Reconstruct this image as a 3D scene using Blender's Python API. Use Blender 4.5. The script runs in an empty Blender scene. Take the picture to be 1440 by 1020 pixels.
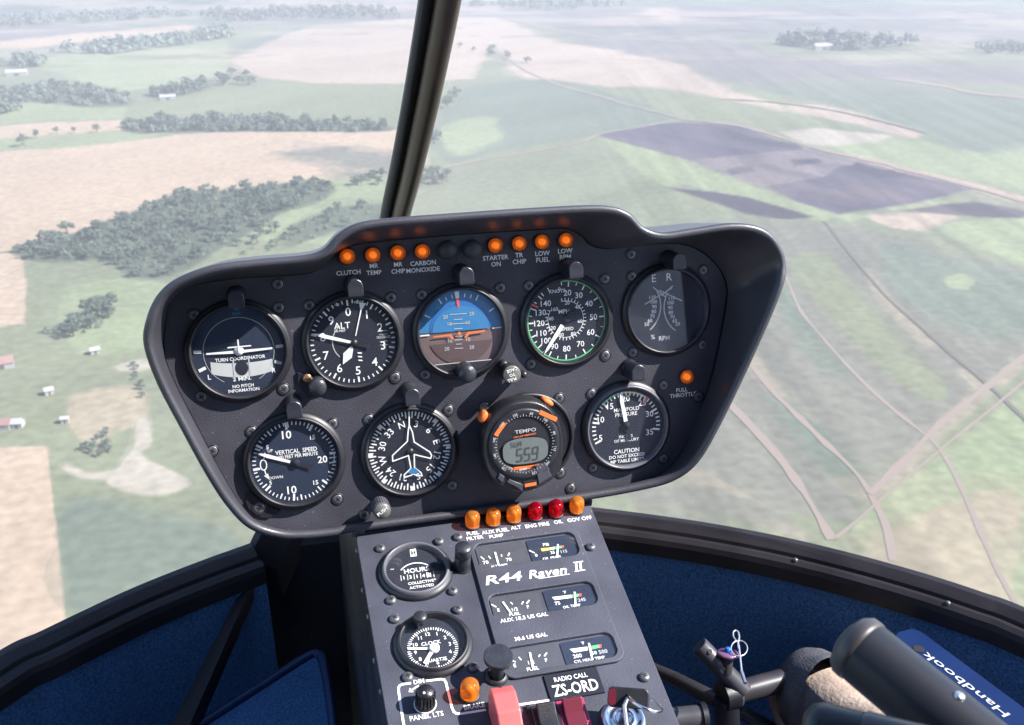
import bpy, bmesh, math, random
import numpy as np
from mathutils import Matrix, Vector
random.seed(7)
rng = np.random.default_rng(11)
R = math.radians
scn = bpy.context.scene
col = scn.collection

# ------------------------------------------------------------------ camera, world, sun, exposure
CAM = Vector((-0.1673, -0.8309, 0.3319))      # photographer's eye in the left seat; origin = middle of the instrument panel
FPX, PITCH, YAW = 1490.4, R(23.08), R(14.2)
GZ = -230.0                                   # the ground, 230 m below
_c, _s = math.cos(YAW), math.sin(YAW)
RIGHT = Vector((_c, -_s, 0)); F0 = Vector((_s, _c, 0)); ZUP = Vector((0, 0, 1))
FWD = F0 * math.cos(PITCH) - ZUP * math.sin(PITCH)
UPV = F0 * math.sin(PITCH) + ZUP * math.cos(PITCH)
cd = bpy.data.cameras.new("camera"); cam = bpy.data.objects.new("camera", cd); col.objects.link(cam)
cam.matrix_world = Matrix(((RIGHT.x, UPV.x, -FWD.x, CAM.x), (RIGHT.y, UPV.y, -FWD.y, CAM.y), (RIGHT.z, UPV.z, -FWD.z, CAM.z), (0, 0, 0, 1)))
cd.sensor_width = 36; cd.sensor_fit = 'HORIZONTAL'; cd.lens = FPX / 1440 * 36
cd.clip_start = 0.02; cd.clip_end = 60000
cd.dof.use_dof = True; cd.dof.focus_distance = 0.90; cd.dof.aperture_fstop = 19.0
scn.camera = cam

SUN_DIR = Vector((.69, -.26, .675)).normalized()      # from the scene towards the sun
sd = bpy.data.lights.new("sun", 'SUN'); sd.energy = 4.8; sd.angle = R(.55); sd.color = (1, .95, .88)
sun = bpy.data.objects.new("sun", sd); col.objects.link(sun)
sun.rotation_euler = SUN_DIR.to_track_quat('Z', 'Y').to_euler()
W = bpy.data.worlds.new("World"); scn.world = W; W.use_nodes = True
wn = W.node_tree.nodes; wl = W.node_tree.links
sky = wn.new("ShaderNodeTexSky"); sky.sky_type = 'NISHITA'; sky.sun_disc = False; sky.dust_density = .35; sky.ozone_density = 2.2
sky.sun_elevation = math.asin(SUN_DIR.z); sky.sun_rotation = math.atan2(SUN_DIR.x, SUN_DIR.y)
wl.new(sky.outputs[0], wn["Background"].inputs[0]); wn["Background"].inputs[1].default_value = .115
scn.view_settings.view_transform = 'Standard'; scn.view_settings.look = 'None'
scn.view_settings.gamma = 1; scn.view_settings.exposure = 1.5
scn.cycles.use_denoising = True
scn.cycles.max_bounces = 7; scn.cycles.volume_bounces = 1; scn.cycles.transparent_max_bounces = 12
scn.cycles.caustics_reflective = False; scn.cycles.caustics_refractive = False

# ------------------------------------------------------------------ geometry of the view (to place traced outlines at real depths)
def ray(x, y): return FWD + RIGHT * ((x - 720) / FPX) - UPV * ((y - 510) / FPX)
def hit(x, y, p0, n):
    d = ray(x, y); n = Vector(n)
    return CAM + d * ((Vector(p0) - CAM).dot(n) / d.dot(n))
def hitz(x, y, z): return hit(x, y, (0, 0, z), (0, 0, 1))
def at_depth(x, y, d): return CAM + ray(x, y) * d
class Frame:
    def __init__(s, o, u, v):
        s.o = Vector(o); s.u = Vector(u).normalized(); s.v = Vector(v).normalized(); s.n = s.u.cross(s.v).normalized()
    def loc(s, x, y, n=0):
        p = hit(x, y, s.o + s.n * n, s.n) - s.o
        return p.dot(s.u), p.dot(s.v)
    def pt(s, u, v, n=0): return s.o + s.u * u + s.v * v + s.n * n
    def mat(s, u=0, v=0, n=0, rot=0):
        p = s.pt(u, v, n)
        m = Matrix(((s.u.x, s.v.x, s.n.x, p.x), (s.u.y, s.v.y, s.n.y, p.y), (s.u.z, s.v.z, s.n.z, p.z), (0, 0, 0, 1)))
        return m @ Matrix.Rotation(rot, 4, 'Z')
    def mpp(s, x, y, n=0):
        a = s.loc(x, y, n); b = s.loc(x + 10, y, n)
        return math.hypot(a[0] - b[0], a[1] - b[1]) / 10
TA, CB = R(11.18), R(15.86)
PAN = Frame((0, 0, 0), (1, 0, 0), (0, math.sin(TA), math.cos(TA)))
_a = PAN.pt(*PAN.loc(500, 745)); _b = PAN.pt(*PAN.loc(826, 703))
CON = Frame((_a + _b) / 2, (1, 0, 0), (0, math.cos(CB), math.sin(CB)))

# ------------------------------------------------------------------ materials
def mat(name, c, rough=.5, metal=0, spec=.5, var=.0, vscale=40, bump=0, bscale=300, coat=0, trans=0, specks=0):
    m = bpy.data.materials.new(name); m.use_nodes = True
    nt = m.node_tree; b = nt.nodes["Principled BSDF"]
    b.inputs["Base Color"].default_value = (*c, 1); b.inputs["Roughness"].default_value = rough
    b.inputs["Metallic"].default_value = metal; b.inputs["Specular IOR Level"].default_value = spec
    b.inputs["Coat Weight"].default_value = coat; b.inputs["Transmission Weight"].default_value = trans
    if var or bump or specks:
        tc = nt.nodes.new("ShaderNodeTexCoord")
    if var:
        no = nt.nodes.new("ShaderNodeTexNoise"); no.inputs["Scale"].default_value = vscale; no.inputs["Detail"].default_value = 5
        nt.links.new(tc.outputs["Object"], no.inputs["Vector"])
        mr = nt.nodes.new("ShaderNodeMapRange"); mr.inputs[1].default_value = .3; mr.inputs[2].default_value = .7
        mr.inputs[3].default_value = 1 - var; mr.inputs[4].default_value = 1 + var
        nt.links.new(no.outputs[0], mr.inputs[0])
        mx = nt.nodes.new("ShaderNodeMix"); mx.data_type = 'RGBA'; mx.blend_type = 'MULTIPLY'; mx.inputs[0].default_value = 1
        mx.inputs[6].default_value = (*c, 1); nt.links.new(mr.outputs[0], mx.inputs[7]); nt.links.new(mx.outputs[2], b.inputs["Base Color"])
        mr2 = nt.nodes.new("ShaderNodeMapRange"); mr2.inputs[1].default_value = .3; mr2.inputs[2].default_value = .7
        mr2.inputs[3].default_value = rough - .07; mr2.inputs[4].default_value = rough + .07
        nt.links.new(no.outputs[0], mr2.inputs[0]); nt.links.new(mr2.outputs[0], b.inputs["Roughness"])
    if bump:
        n2 = nt.nodes.new("ShaderNodeTexNoise"); n2.inputs["Scale"].default_value = bscale; n2.inputs["Detail"].default_value = 3
        nt.links.new(tc.outputs["Object"], n2.inputs["Vector"])
        bp = nt.nodes.new("ShaderNodeBump"); bp.inputs["Strength"].default_value = bump; bp.inputs["Distance"].default_value = .002
        nt.links.new(n2.outputs[0], bp.inputs["Height"]); nt.links.new(bp.outputs[0], b.inputs["Normal"])
    if specks:
        src = b.inputs["Base Color"].links[0].from_socket if b.inputs["Base Color"].is_linked else None
        vo = nt.nodes.new("ShaderNodeTexVoronoi"); vo.inputs["Scale"].default_value = specks; nt.links.new(tc.outputs["Object"], vo.inputs["Vector"])
        n3 = nt.nodes.new("ShaderNodeTexNoise"); n3.inputs["Scale"].default_value = specks * .12; nt.links.new(tc.outputs["Object"], n3.inputs["Vector"])
        m3 = nt.nodes.new("ShaderNodeMath"); m3.operation = 'MULTIPLY_ADD'; m3.inputs[1].default_value = .35; m3.inputs[2].default_value = -.10; nt.links.new(n3.outputs[0], m3.inputs[0])
        lt = nt.nodes.new("ShaderNodeMath"); lt.operation = 'LESS_THAN'; nt.links.new(vo.outputs["Distance"], lt.inputs[0]); nt.links.new(m3.outputs[0], lt.inputs[1])
        ml = nt.nodes.new("ShaderNodeMath"); ml.operation = 'MULTIPLY'; ml.inputs[1].default_value = .22; nt.links.new(lt.outputs[0], ml.inputs[0])
        mx = nt.nodes.new("ShaderNodeMix"); mx.data_type = 'RGBA'; nt.links.new(ml.outputs[0], mx.inputs[0])
        mx.inputs[6].default_value = (*c, 1); mx.inputs[7].default_value = (.32, .30, .28, 1)
        if src: nt.links.new(src, mx.inputs[6])
        nt.links.new(mx.outputs[2], b.inputs["Base Color"])
    return m
def pane_mat(name, dust=0, tint=(1, 1, 1), gloss=1.0, dustcol=(.8, .82, .9)):
    m = bpy.data.materials.new(name); m.use_nodes = True
    nt = m.node_tree; nt.nodes.remove(nt.nodes["Principled BSDF"]); out = nt.nodes["Material Output"]
    tr = nt.nodes.new("ShaderNodeBsdfTransparent"); tr.inputs[0].default_value = (*tint, 1)
    gl = nt.nodes.new("ShaderNodeBsdfGlossy"); gl.inputs["Roughness"].default_value = .03
    lw_ = nt.nodes.new("ShaderNodeLayerWeight"); lw_.inputs[0].default_value = .5      # Schlick: the same from both sides of a thin pane
    pw = nt.nodes.new("ShaderNodeMath"); pw.operation = 'POWER'; pw.inputs[1].default_value = 5; nt.links.new(lw_.outputs["Facing"], pw.inputs[0])
    fr = nt.nodes.new("ShaderNodeMath"); fr.operation = 'MULTIPLY_ADD'; fr.inputs[1].default_value = .96; fr.inputs[2].default_value = .04; nt.links.new(pw.outputs[0], fr.inputs[0])
    mu = nt.nodes.new("ShaderNodeMath"); mu.operation = 'MULTIPLY'; mu.inputs[1].default_value = gloss
    nt.links.new(fr.outputs[0], mu.inputs[0])
    mx = nt.nodes.new("ShaderNodeMixShader"); nt.links.new(mu.outputs[0], mx.inputs[0])
    nt.links.new(tr.outputs[0], mx.inputs[1]); nt.links.new(gl.outputs[0], mx.inputs[2])
    last = mx
    if dust:
        df = nt.nodes.new("ShaderNodeBsdfDiffuse"); df.inputs[0].default_value = (*dustcol, 1)
        tl = nt.nodes.new("ShaderNodeBsdfTranslucent"); tl.inputs[0].default_value = (*dustcol, 1)
        m1 = nt.nodes.new("ShaderNodeMixShader"); m1.inputs[0].default_value = .5
        nt.links.new(df.outputs[0], m1.inputs[1]); nt.links.new(tl.outputs[0], m1.inputs[2])
        tc = nt.nodes.new("ShaderNodeTexCoord"); no = nt.nodes.new("ShaderNodeTexNoise")
        no.inputs["Scale"].default_value = 4; no.inputs["Detail"].default_value = 4
        nt.links.new(tc.outputs["Object"], no.inputs["Vector"])
        mr = nt.nodes.new("ShaderNodeMapRange"); mr.inputs[1].default_value = .3; mr.inputs[2].default_value = .7
        mr.inputs[3].default_value = dust * .85; mr.inputs[4].default_value = dust * 1.15
        nt.links.new(no.outputs[0], mr.inputs[0])
        vo = nt.nodes.new("ShaderNodeTexVoronoi"); vo.inputs["Scale"].default_value = 11; nt.links.new(tc.outputs["Object"], vo.inputs["Vector"])
        lt_ = nt.nodes.new("ShaderNodeMath"); lt_.operation = 'LESS_THAN'; lt_.inputs[1].default_value = .022; nt.links.new(vo.outputs["Distance"], lt_.inputs[0])
        ms = nt.nodes.new("ShaderNodeMath"); ms.operation = 'MULTIPLY_ADD'; ms.inputs[1].default_value = .35 if dust > .03 else 0; nt.links.new(lt_.outputs[0], ms.inputs[0]); nt.links.new(mr.outputs[0], ms.inputs[2])
        m2 = nt.nodes.new("ShaderNodeMixShader"); nt.links.new(ms.outputs[0], m2.inputs[0])
        nt.links.new(mx.outputs[0], m2.inputs[1]); nt.links.new(m1.outputs[0], m2.inputs[2]); last = m2
    nt.links.new(last.outputs[0], out.inputs[0])
    return m
def lens_mat(name, c, tc):
    m = mat(name, c, .12, spec=.6, coat=.3); nt = m.node_tree; out = nt.nodes["Material Output"]
    tp = nt.nodes.new("ShaderNodeBsdfTransparent"); tp.inputs[0].default_value = (*tc, 1)
    tl = nt.nodes.new("ShaderNodeBsdfTranslucent"); tl.inputs[0].default_value = (*tc, 1)
    mx = nt.nodes.new("ShaderNodeMixShader"); mx.inputs[0].default_value = .5
    nt.links.new(nt.nodes["Principled BSDF"].outputs[0], mx.inputs[1]); nt.links.new(tl.outputs[0], mx.inputs[2])
    m3 = nt.nodes.new("ShaderNodeMixShader"); m3.inputs[0].default_value = .58
    nt.links.new(mx.outputs[0], m3.inputs[1]); nt.links.new(tp.outputs[0], m3.inputs[2]); nt.links.new(m3.outputs[0], out.inputs[0])
    return m
def glow(name, c, s_):
    m = mat(name, c, .4); b = m.node_tree.nodes['Principled BSDF']; b.inputs['Emission Color'].default_value = (*c, 1); b.inputs['Emission Strength'].default_value = s_
    return m
M = dict(
    paint=mat("black_panel_paint", (.041, .041, .054), .53, spec=.35, var=.28, vscale=18, bump=.3, bscale=900, specks=150),
    cpaint=mat("console_grey_paint", (.049, .052, .072), .50, spec=.4, var=.28, vscale=16, bump=.25, bscale=900, specks=130),
    hood=mat("hood_plastic", (.034, .034, .044), .52, var=.12, vscale=18, bump=.2, bscale=700),
    side=mat("console_side_black", (.020, .016, .016), .4, var=.25, vscale=14, bump=.1, bscale=200, specks=120),
    bezel=mat("bezel_black", (.014, .014, .019), .44, var=.15, vscale=60),
    bezelgrey=mat("bezel_grey", (.10, .10, .12), .38, var=.12, vscale=50),
    dial=mat("dial_black", (.014, .017, .028), .8, spec=.2, var=.1, vscale=60),
    dial2=mat("dial_blue_black", (.015, .023, .046), .8, spec=.2, var=.1, vscale=60),
    white=mat("white_marking", (.74, .74, .74), .6),
    whitesoft=mat("faded_marking", (.42, .43, .44), .6),
    cream=mat("cream_float_tube", (.46, .47, .46), .35, var=.06, vscale=60),
    green=mat("green_marking", (.10, .48, .18), .6),
    yellow=mat("yellow_marking", (.72, .55, .10), .6),
    orange=mat("orange_marking", (.66, .15, .03), .6),
    red=mat("red_marking", (.65, .07, .07), .6),
    blue=mat("sky_blue_dial", (.022, .155, .34), .6),
    blued=mat("deep_blue_dial", (.010, .11, .34), .6),
    brown=mat("brown_dial", (.13, .085, .085), .6, var=.08, vscale=50),
    brownd=mat("dark_brown_dial", (.075, .045, .045), .6),
    grey=mat("grey_rubber", (.040, .043, .056), .6, var=.1, vscale=80),
    black=mat("black_plastic", (.012, .012, .016), .40, var=.2, vscale=60, bump=.1, bscale=500),
    cap=mat("lamp_cap_plastic", (.022, .024, .032), .35, var=.2, vscale=90, bump=.15, bscale=600),
    screw=mat("blackened_screw", (.13, .13, .145), .38, .5),
    screwd=mat("screw_recess", (.010, .010, .012), .6),
    litbulb=glow("lit_lamp_filament", (1.0, .50, .20), .38),
    bulb=mat("lamp_reflector", (.75, .72, .65), .25, .2),
    brass=mat("worn_brass", (.42, .22, .13), .35, .8),
    steel=mat("worn_steel", (.50, .51, .54), .28, .9, var=.15, vscale=60),
    chrome=mat("chrome", (.72, .72, .74), .12, 1),
    silver=mat("silver_knob_face", (.13, .125, .11), .4, .2, var=.12, vscale=120),
    amber=lens_mat("amber_lens", (.97, .38, .075), (1.0, .45, .09)),
    redl=lens_mat("red_lens", (.40, .008, .035), (.75, .012, .05)),
    glass=pane_mat("gauge_glass", .014, gloss=1.0), glassr=pane_mat("mirroring_gauge_glass", .012, gloss=3.4),
    pane=pane_mat("windshield_acrylic", .042, (.98, .985, 1.0), .12, (.72, .72, .78)),
    lcd=mat("lcd_grey", (.115, .13, .13), .35, var=.05, vscale=60),
    lcdseg=mat("lcd_segment", (.045, .055, .055), .5),
    frame=mat("window_frame_black", (.019, .016, .018), .40, spec=.3, var=.3, vscale=12, bump=.08, bscale=160),
    seal=mat("rubber_seal", (.008, .008, .010), .6, bump=.3, bscale=120),
    pillar=mat("pillar_brown_black", (.070, .046, .040), .34, spec=.35, var=.15, vscale=10, bump=.05, bscale=200),
    carpet=mat("blue_carpet", (.072, .165, .325), .95, spec=.1, var=.4, vscale=380, bump=1.0, bscale=900),
    vinyl=mat("blue_vinyl", (.008, .020, .062), .55, var=.15, vscale=30),
    piping=mat("blue_piping", (.008, .030, .10), .5, var=.1, vscale=60),
    bookblue=mat("handbook_blue", (.003, .015, .070), .6, spec=.15, var=.1, vscale=20),
    tube=mat("painted_tube", (.035, .032, .036), .34, var=.2, vscale=30),
    tubegrey=mat("grey_metal_tube", (.055, .054, .062), .36, .1, var=.15, vscale=40),
    grip=mat("grip_grey_metal", (.015, .017, .025), .45, 0, spec=.3, var=.08, vscale=20),
    gripend=mat("grip_end_cap", (.045, .043, .047), .45, 0, var=.08, vscale=20),
    guard=mat("red_switch_guard", (.52, .10, .10), .42, var=.05, vscale=60),
    magenta=mat("magenta_switch", (.36, .02, .09), .4, var=.1, vscale=80),
    darkred=mat("dark_red_rocker", (.10, .010, .022), .3),
    shoegrey=mat("shoe_grey_leather", (.085, .085, .10), .65, var=.3, vscale=60, bump=.6, bscale=400),
    suede=mat("shoe_tan_suede", (.42, .32, .25), .85, var=.25, vscale=35, bump=.5, bscale=250),
    sole=mat("shoe_sole_edge", (.30, .22, .18), .7, var=.2, vscale=60),
    purple=mat("purple_anodised", (.32, .16, .28), .3, .6),
    bluebtn=mat("blue_button", (.02, .12, .55), .35),
    lining=mat("cabin_lining_grey", (.22, .23, .36), .85), seat=mat("seat_cloth", (.62, .58, .64), .9, var=.1, vscale=20),
    wire=mat("steel_wire", (.62, .63, .66), .3, .7),
)

M['hood'].node_tree.nodes['Principled BSDF'].inputs['Coat Weight'].default_value = .35; M['hood'].node_tree.nodes['Principled BSDF'].inputs['Coat Roughness'].default_value = .22
# ------------------------------------------------------------------ mesh builder
_txt = {}
def text_mesh(s, bold):
    k = (s, bold)
    if k not in _txt:
        c = bpy.data.curves.new("lettering", 'FONT'); c.body = s; c.size = 1; c.align_x = 'CENTER'; c.align_y = 'CENTER'
        c.resolution_u = 2; c.offset = .016 if bold else .008; c.fill_mode = 'FRONT'
        o = bpy.data.objects.new("lettering", c); col.objects.link(o)
        me = bpy.data.meshes.new_from_object(o.evaluated_get(bpy.context.evaluated_depsgraph_get()))
        vs = [v.co.copy() for v in me.vertices]; fs = [tuple(p.vertices) for p in me.polygons]
        if vs:   # centre the capitals on the anchor
            y0 = min(v.y for v in vs); y1 = max(v.y for v in vs); x0 = min(v.x for v in vs); x1 = max(v.x for v in vs)
            vs = [Vector((v.x - (x0 + x1) / 2, v.y - (y0 + y1) / 2, 0)) for v in vs]
        _txt[k] = (vs, fs, x1 - x0, y1 - y0)
        bpy.data.objects.remove(o); bpy.data.curves.remove(c); bpy.data.meshes.remove(me)
    return _txt[k]
class MB:
    def __init__(s): s.v = []; s.f = []; s.m = []; s.sm = []
    def add(s, vs, fs, mi=0, smooth=False, M4=None):
        o = len(s.v)
        s.v += [tuple(M4 @ Vector(p)) if M4 else tuple(p) for p in vs]
        for f in fs: s.f.append(tuple(i + o for i in f)); s.m.append(mi); s.sm.append(smooth)
    def lathe(s, prof, seg=48, c=(0, 0), mi=0, M4=None, caps=True, smooth=True, z=0):
        vs = []; fs = []
        for r, h in prof:
            for k in range(seg):
                a = 2 * math.pi * k / seg; vs.append((c[0] + r * math.cos(a), c[1] + r * math.sin(a), h + z))
        for i in range(len(prof) - 1):
            for k in range(seg):
                k2 = (k + 1) % seg; fs.append((i * seg + k, i * seg + k2, (i + 1) * seg + k2, (i + 1) * seg + k))
        s.add(vs, fs, mi, smooth, M4)
        if caps and prof[-1][0] > 1e-6:
            s.add(vs[-seg:], [tuple(range(seg))], mi, False, M4)
    def disc(s, r, z, c=(0, 0), seg=48, mi=0, M4=None):
        s.add([(c[0] + r * math.cos(2 * math.pi * k / seg), c[1] + r * math.sin(2 * math.pi * k / seg), z) for k in range(seg)], [tuple(range(seg))], mi, False, M4)
    def ring(s, r0, r1, z, a0=0, a1=360, c=(0, 0), mi=0, seg=72):
        n = max(3, int(seg * abs(a1 - a0) / 360)); vs = []
        for k in range(n + 1):
            a = R(a0 + (a1 - a0) * k / n); vs += [(c[0] + r0 * math.sin(a), c[1] + r0 * math.cos(a), z), (c[0] + r1 * math.sin(a), c[1] + r1 * math.cos(a), z)]
        s.add(vs, [(2 * k, 2 * k + 1, 2 * k + 3, 2 * k + 2) for k in range(n)], mi)
    def tick(s, a, r0, r1, w, z, c=(0, 0), mi=0, w1=None):
        a = R(a); d = Vector((math.sin(a), math.cos(a), 0)); t = Vector((d.y, -d.x, 0)); o = Vector((c[0], c[1], z)); w1 = w if w1 is None else w1
        s.add([o + d * r0 + t * w / 2, o + d * r0 - t * w / 2, o + d * r1 - t * w1 / 2, o + d * r1 + t * w1 / 2], [(0, 1, 2, 3)], mi)
    def line(s, p, q, w, z, mi=0):
        p = Vector((p[0], p[1], z)); q = Vector((q[0], q[1], z)); d = (q - p).normalized(); t = Vector((-d.y, d.x, 0)) * w / 2
        s.add([p - t, q - t, q + t, p + t], [(0, 1, 2, 3)], mi)
    def path(s, pts, w, z, mi=0, closed=False):
        n = len(pts)
        for i in range(n if closed else n - 1):
            p, q = pts[i], pts[(i + 1) % n]
            d = Vector((q[0] - p[0], q[1] - p[1])).normalized() * w * .3
            s.line((p[0] - d.x, p[1] - d.y), (q[0] + d.x, q[1] + d.y), w, z + (i % 2) * .00004, mi)
    def poly(s, pts, z, mi=0): s.add([(p[0], p[1], z) for p in pts], [tuple(range(len(pts)))], mi)
    def prism(s, pts, z0, z1, mi=0, M4=None, bev=0, smooth=False):
        n = len(pts); a = sum(pts[i][0] * pts[(i + 1) % n][1] - pts[(i + 1) % n][0] * pts[i][1] for i in range(n))
        if a < 0: pts = pts[::-1]
        lay = [(pts, z0), (pts, z1)]
        if bev:
            cx = sum(p[0] for p in pts) / n; cy = sum(p[1] for p in pts) / n
            def ins(p):
                d = math.hypot(p[0] - cx, p[1] - cy); k = max(0, 1 - bev / max(d, 1e-9)); return (cx + (p[0] - cx) * k, cy + (p[1] - cy) * k)
            lay = [(pts, z0), (pts, z1 - bev * .7), ([ins(p) for p in pts], z1)]
        vs = [(p[0], p[1], z) for ps, z in lay for p in ps]; fs = []
        for L in range(len(lay) - 1):
            for i in range(n): j = (i + 1) % n; fs.append((L * n + i, L * n + j, (L + 1) * n + j, (L + 1) * n + i))
        s.add(vs, fs, mi, smooth, M4)
        s.add([vs[(len(lay) - 1) * n + i] for i in range(n)], [tuple(range(n))], mi, False, M4)
        s.add([vs[i] for i in range(n)], [tuple(range(n))[::-1]], mi, False, M4)
    def box(s, x0, x1, y0, y1, z0, z1, mi=0, M4=None, bev=0): s.prism([(x0, y0), (x1, y0), (x1, y1), (x0, y1)], z0, z1, mi, M4, bev)
    def tube(s, pts, r, seg=16, mi=0, closed=False, cap=True):
        pts = [Vector(p) for p in pts]; n = len(pts); rs = r if isinstance(r, (list, tuple)) else [r] * n
        vs = []; t0 = None; up = None
        for i, p in enumerate(pts):
            if closed: t = (pts[(i + 1) % n] - pts[i - 1]).normalized()
            else: t = (pts[min(i + 1, n - 1)] - pts[max(i - 1, 0)]).normalized()
            if up is None:
                up = t.orthogonal().normalized()
            else: up = (up - t * up.dot(t)).normalized()
            b = t.cross(up)
            for k in range(seg):
                a = 2 * math.pi * k / seg; vs.append(p + (up * math.cos(a) + b * math.sin(a)) * rs[i])
        fs = []
        for i in range(n if closed else n - 1):
            for k in range(seg):
                i2 = (i + 1) % n; k2 = (k + 1) % seg; fs.append((i * seg + k, i * seg + k2, i2 * seg + k2, i2 * seg + k))
        s.add(vs, fs, mi, True)
        if cap and not closed:
            s.add(vs[:seg], [tuple(range(seg))[::-1]], mi); s.add(vs[-seg:], [tuple(range(seg))], mi)
    def text(s, st, x, y, h, z, rot=0, mi=0, bold=False, sx=1.0, width=None, shear=0):
        """h = height of the capitals; rot in degrees, clockwise; width = total width when given"""
        vs, fs, w, hh = text_mesh(st, bold)
        k = h / .70; kx = k * sx
        if width: kx = width / max(w, 1e-6)
        a = R(-rot); ca, sa = math.cos(a), math.sin(a)
        s.add([(x + (p.x * kx + p.y * k * shear) * ca - p.y * k * sa, y + (p.x * kx + p.y * k * shear) * sa + p.y * k * ca, z) for p in vs], fs, mi)
    def grid(s, rows, mi=0, smooth=True, closed=False):
        n = len(rows[0]); vs = [p for r_ in rows for p in r_]; fs = []
        for i in range(len(rows) - 1):
            for k in range(n if closed else n - 1):
                k2 = (k + 1) % n; fs.append((i * n + k, i * n + k2, (i + 1) * n + k2, (i + 1) * n + k))
        s.add(vs, fs, mi, smooth)
    def mesh(s, name, mats):
        me = bpy.data.meshes.new(name); me.from_pydata([tuple(p) for p in s.v], [], s.f)
        for m in (mats if isinstance(mats, (list, tuple)) else [mats]): me.materials.append(m)
        me.polygons.foreach_set("material_index", s.m); me.polygons.foreach_set("use_smooth", s.sm); me.update()
        return me
def fix_normals(me):
    bm = bmesh.new(); bm.from_mesh(me); bmesh.ops.remove_doubles(bm, verts=bm.verts, dist=1e-6)
    bmesh.ops.recalc_face_normals(bm, faces=bm.faces); bm.to_mesh(me); bm.free(); me.update()
def put(name, me, parent=None, m4=None):
    o = bpy.data.objects.new(name, me); col.objects.link(o)
    if parent: o.parent = parent
    if m4 is not None:
        if parent: o.matrix_local = m4
        else: o.matrix_world = m4
    return o
def obj(name, mb, mats, parent=None, m4=None, fix=False):
    me = mb.mesh(name, mats)
    if fix: fix_normals(me)
    return put(name, me, parent, m4)
def tag(o, label, cat, group=None):
    o["label"] = label; o["category"] = cat
    if group: o["group"] = group
    return o
def thing(name, label, cat, m4=None, group=None):
    o = bpy.data.objects.new(name, None); col.objects.link(o); o.empty_display_size = .02
    if m4 is not None: o.matrix_world = m4
    return tag(o, label, cat, group)
def structure(o, kind="structure"): o["kind"] = kind; return o
def spline(pts, n=6, closed=False):
    """Catmull-Rom through points given as tuples"""
    P = [np.array(p, float) for p in pts]; L = len(P); out = []
    for i in range(L if closed else L - 1):
        p1, p2 = P[i], P[(i + 1) % L]
        p0 = P[i - 1] if (closed or i > 0) else 2 * p1 - p2
        p3 = P[(i + 2) % L] if (closed or i + 2 < L) else 2 * p2 - p1
        for k in range(n):
            t = k / n
            out.append(.5 * (2 * p1 + (p2 - p0) * t + (2 * p0 - 5 * p1 + 4 * p2 - p3) * t * t + (3 * p1 - p0 - 3 * p2 + p3) * t ** 3))
    if not closed: out.append(P[-1])
    return out
def plate(name, outlines, z0, z1, material, parent, bevel=.0006):
    """flat plate with holes: outlines[0] is the rim, the rest are holes"""
    c = bpy.data.curves.new(name, 'CURVE'); c.dimensions = '2D'; c.fill_mode = 'BOTH'
    c.extrude = (z1 - z0) / 2 - bevel; c.bevel_depth = bevel; c.bevel_resolution = 1; c.offset = -bevel
    for pts in outlines:
        sp = c.splines.new('POLY'); sp.points.add(len(pts) - 1); sp.use_cyclic_u = True
        for i, p in enumerate(pts): sp.points[i].co = (p[0], p[1], 0, 1)
    o = bpy.data.objects.new(name, c); col.objects.link(o)
    me = bpy.data.meshes.new_from_object(o.evaluated_get(bpy.context.evaluated_depsgraph_get()))
    bpy.data.objects.remove(o); bpy.data.curves.remove(c)
    me.transform(Matrix.Translation((0, 0, (z0 + z1) / 2))); me.name = name
    me.materials.clear(); me.materials.append(material)
    return put(name, me, parent)

# ------------------------------------------------------------------ the land below
def vnoise(x, y, seed=0):
    xi = np.floor(x).astype(np.int64); yi = np.floor(y).astype(np.int64); fx = x - xi; fy = y - yi
    fx = fx * fx * (3 - 2 * fx); fy = fy * fy * (3 - 2 * fy)
    def h(a, b):
        n = (a * 374761393 + b * 668265263 + seed * 974711) & 0x7fffffff
        n = ((n ^ (n >> 13)) * 1274126177) & 0x7fffffff
        return ((n ^ (n >> 16)) & 0xffff) / 65535.0
    return (h(xi, yi) * (1 - fx) + h(xi + 1, yi) * fx) * (1 - fy) + (h(xi, yi + 1) * (1 - fx) + h(xi + 1, yi + 1) * fx) * fy
def fbm(x, y, seed=0, oct=4):
    t = 0; a = .5
    for i in range(oct): t = t + a * vnoise(x * 2 ** i, y * 2 ** i, seed + i * 17); a *= .5
    return t / (1 - .5 ** oct)
def inside(px, py, poly):
    c = np.zeros(px.shape, bool); n = len(poly); j = n - 1
    for i in range(n):
        xi, yi = poly[i]; xj, yj = poly[j]
        c ^= ((yi > py) != (yj > py)) & (px < (xj - xi) * (py - yi) / (yj - yi + 1e-12) + xi); j = i
    return c
def g2(x, y):
    p = hitz(x, y, GZ); return (p.x, p.y)
GREEN = (.168, .185, .100); TEAL = (.122, .150, .104); LIME = (.205, .240, .120); TAN = (.375, .275, .180); PINK = (.345, .265, .195)
GREY = (.155, .150, .112); PLUM = (.052, .042, .060); WOOD = (.045, .062, .040); PALE = (.33, .29, .22); DRY = (.235, .205, .14)
MAUVE = (.150, .138, .125); OCHRE = (.285, .235, .145); FLOOR_SHADE = (.085, .105, .064); ROSE = (.19, .145, .135)  # the floor colour is forest floor with the shade under trees mixed in
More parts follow.
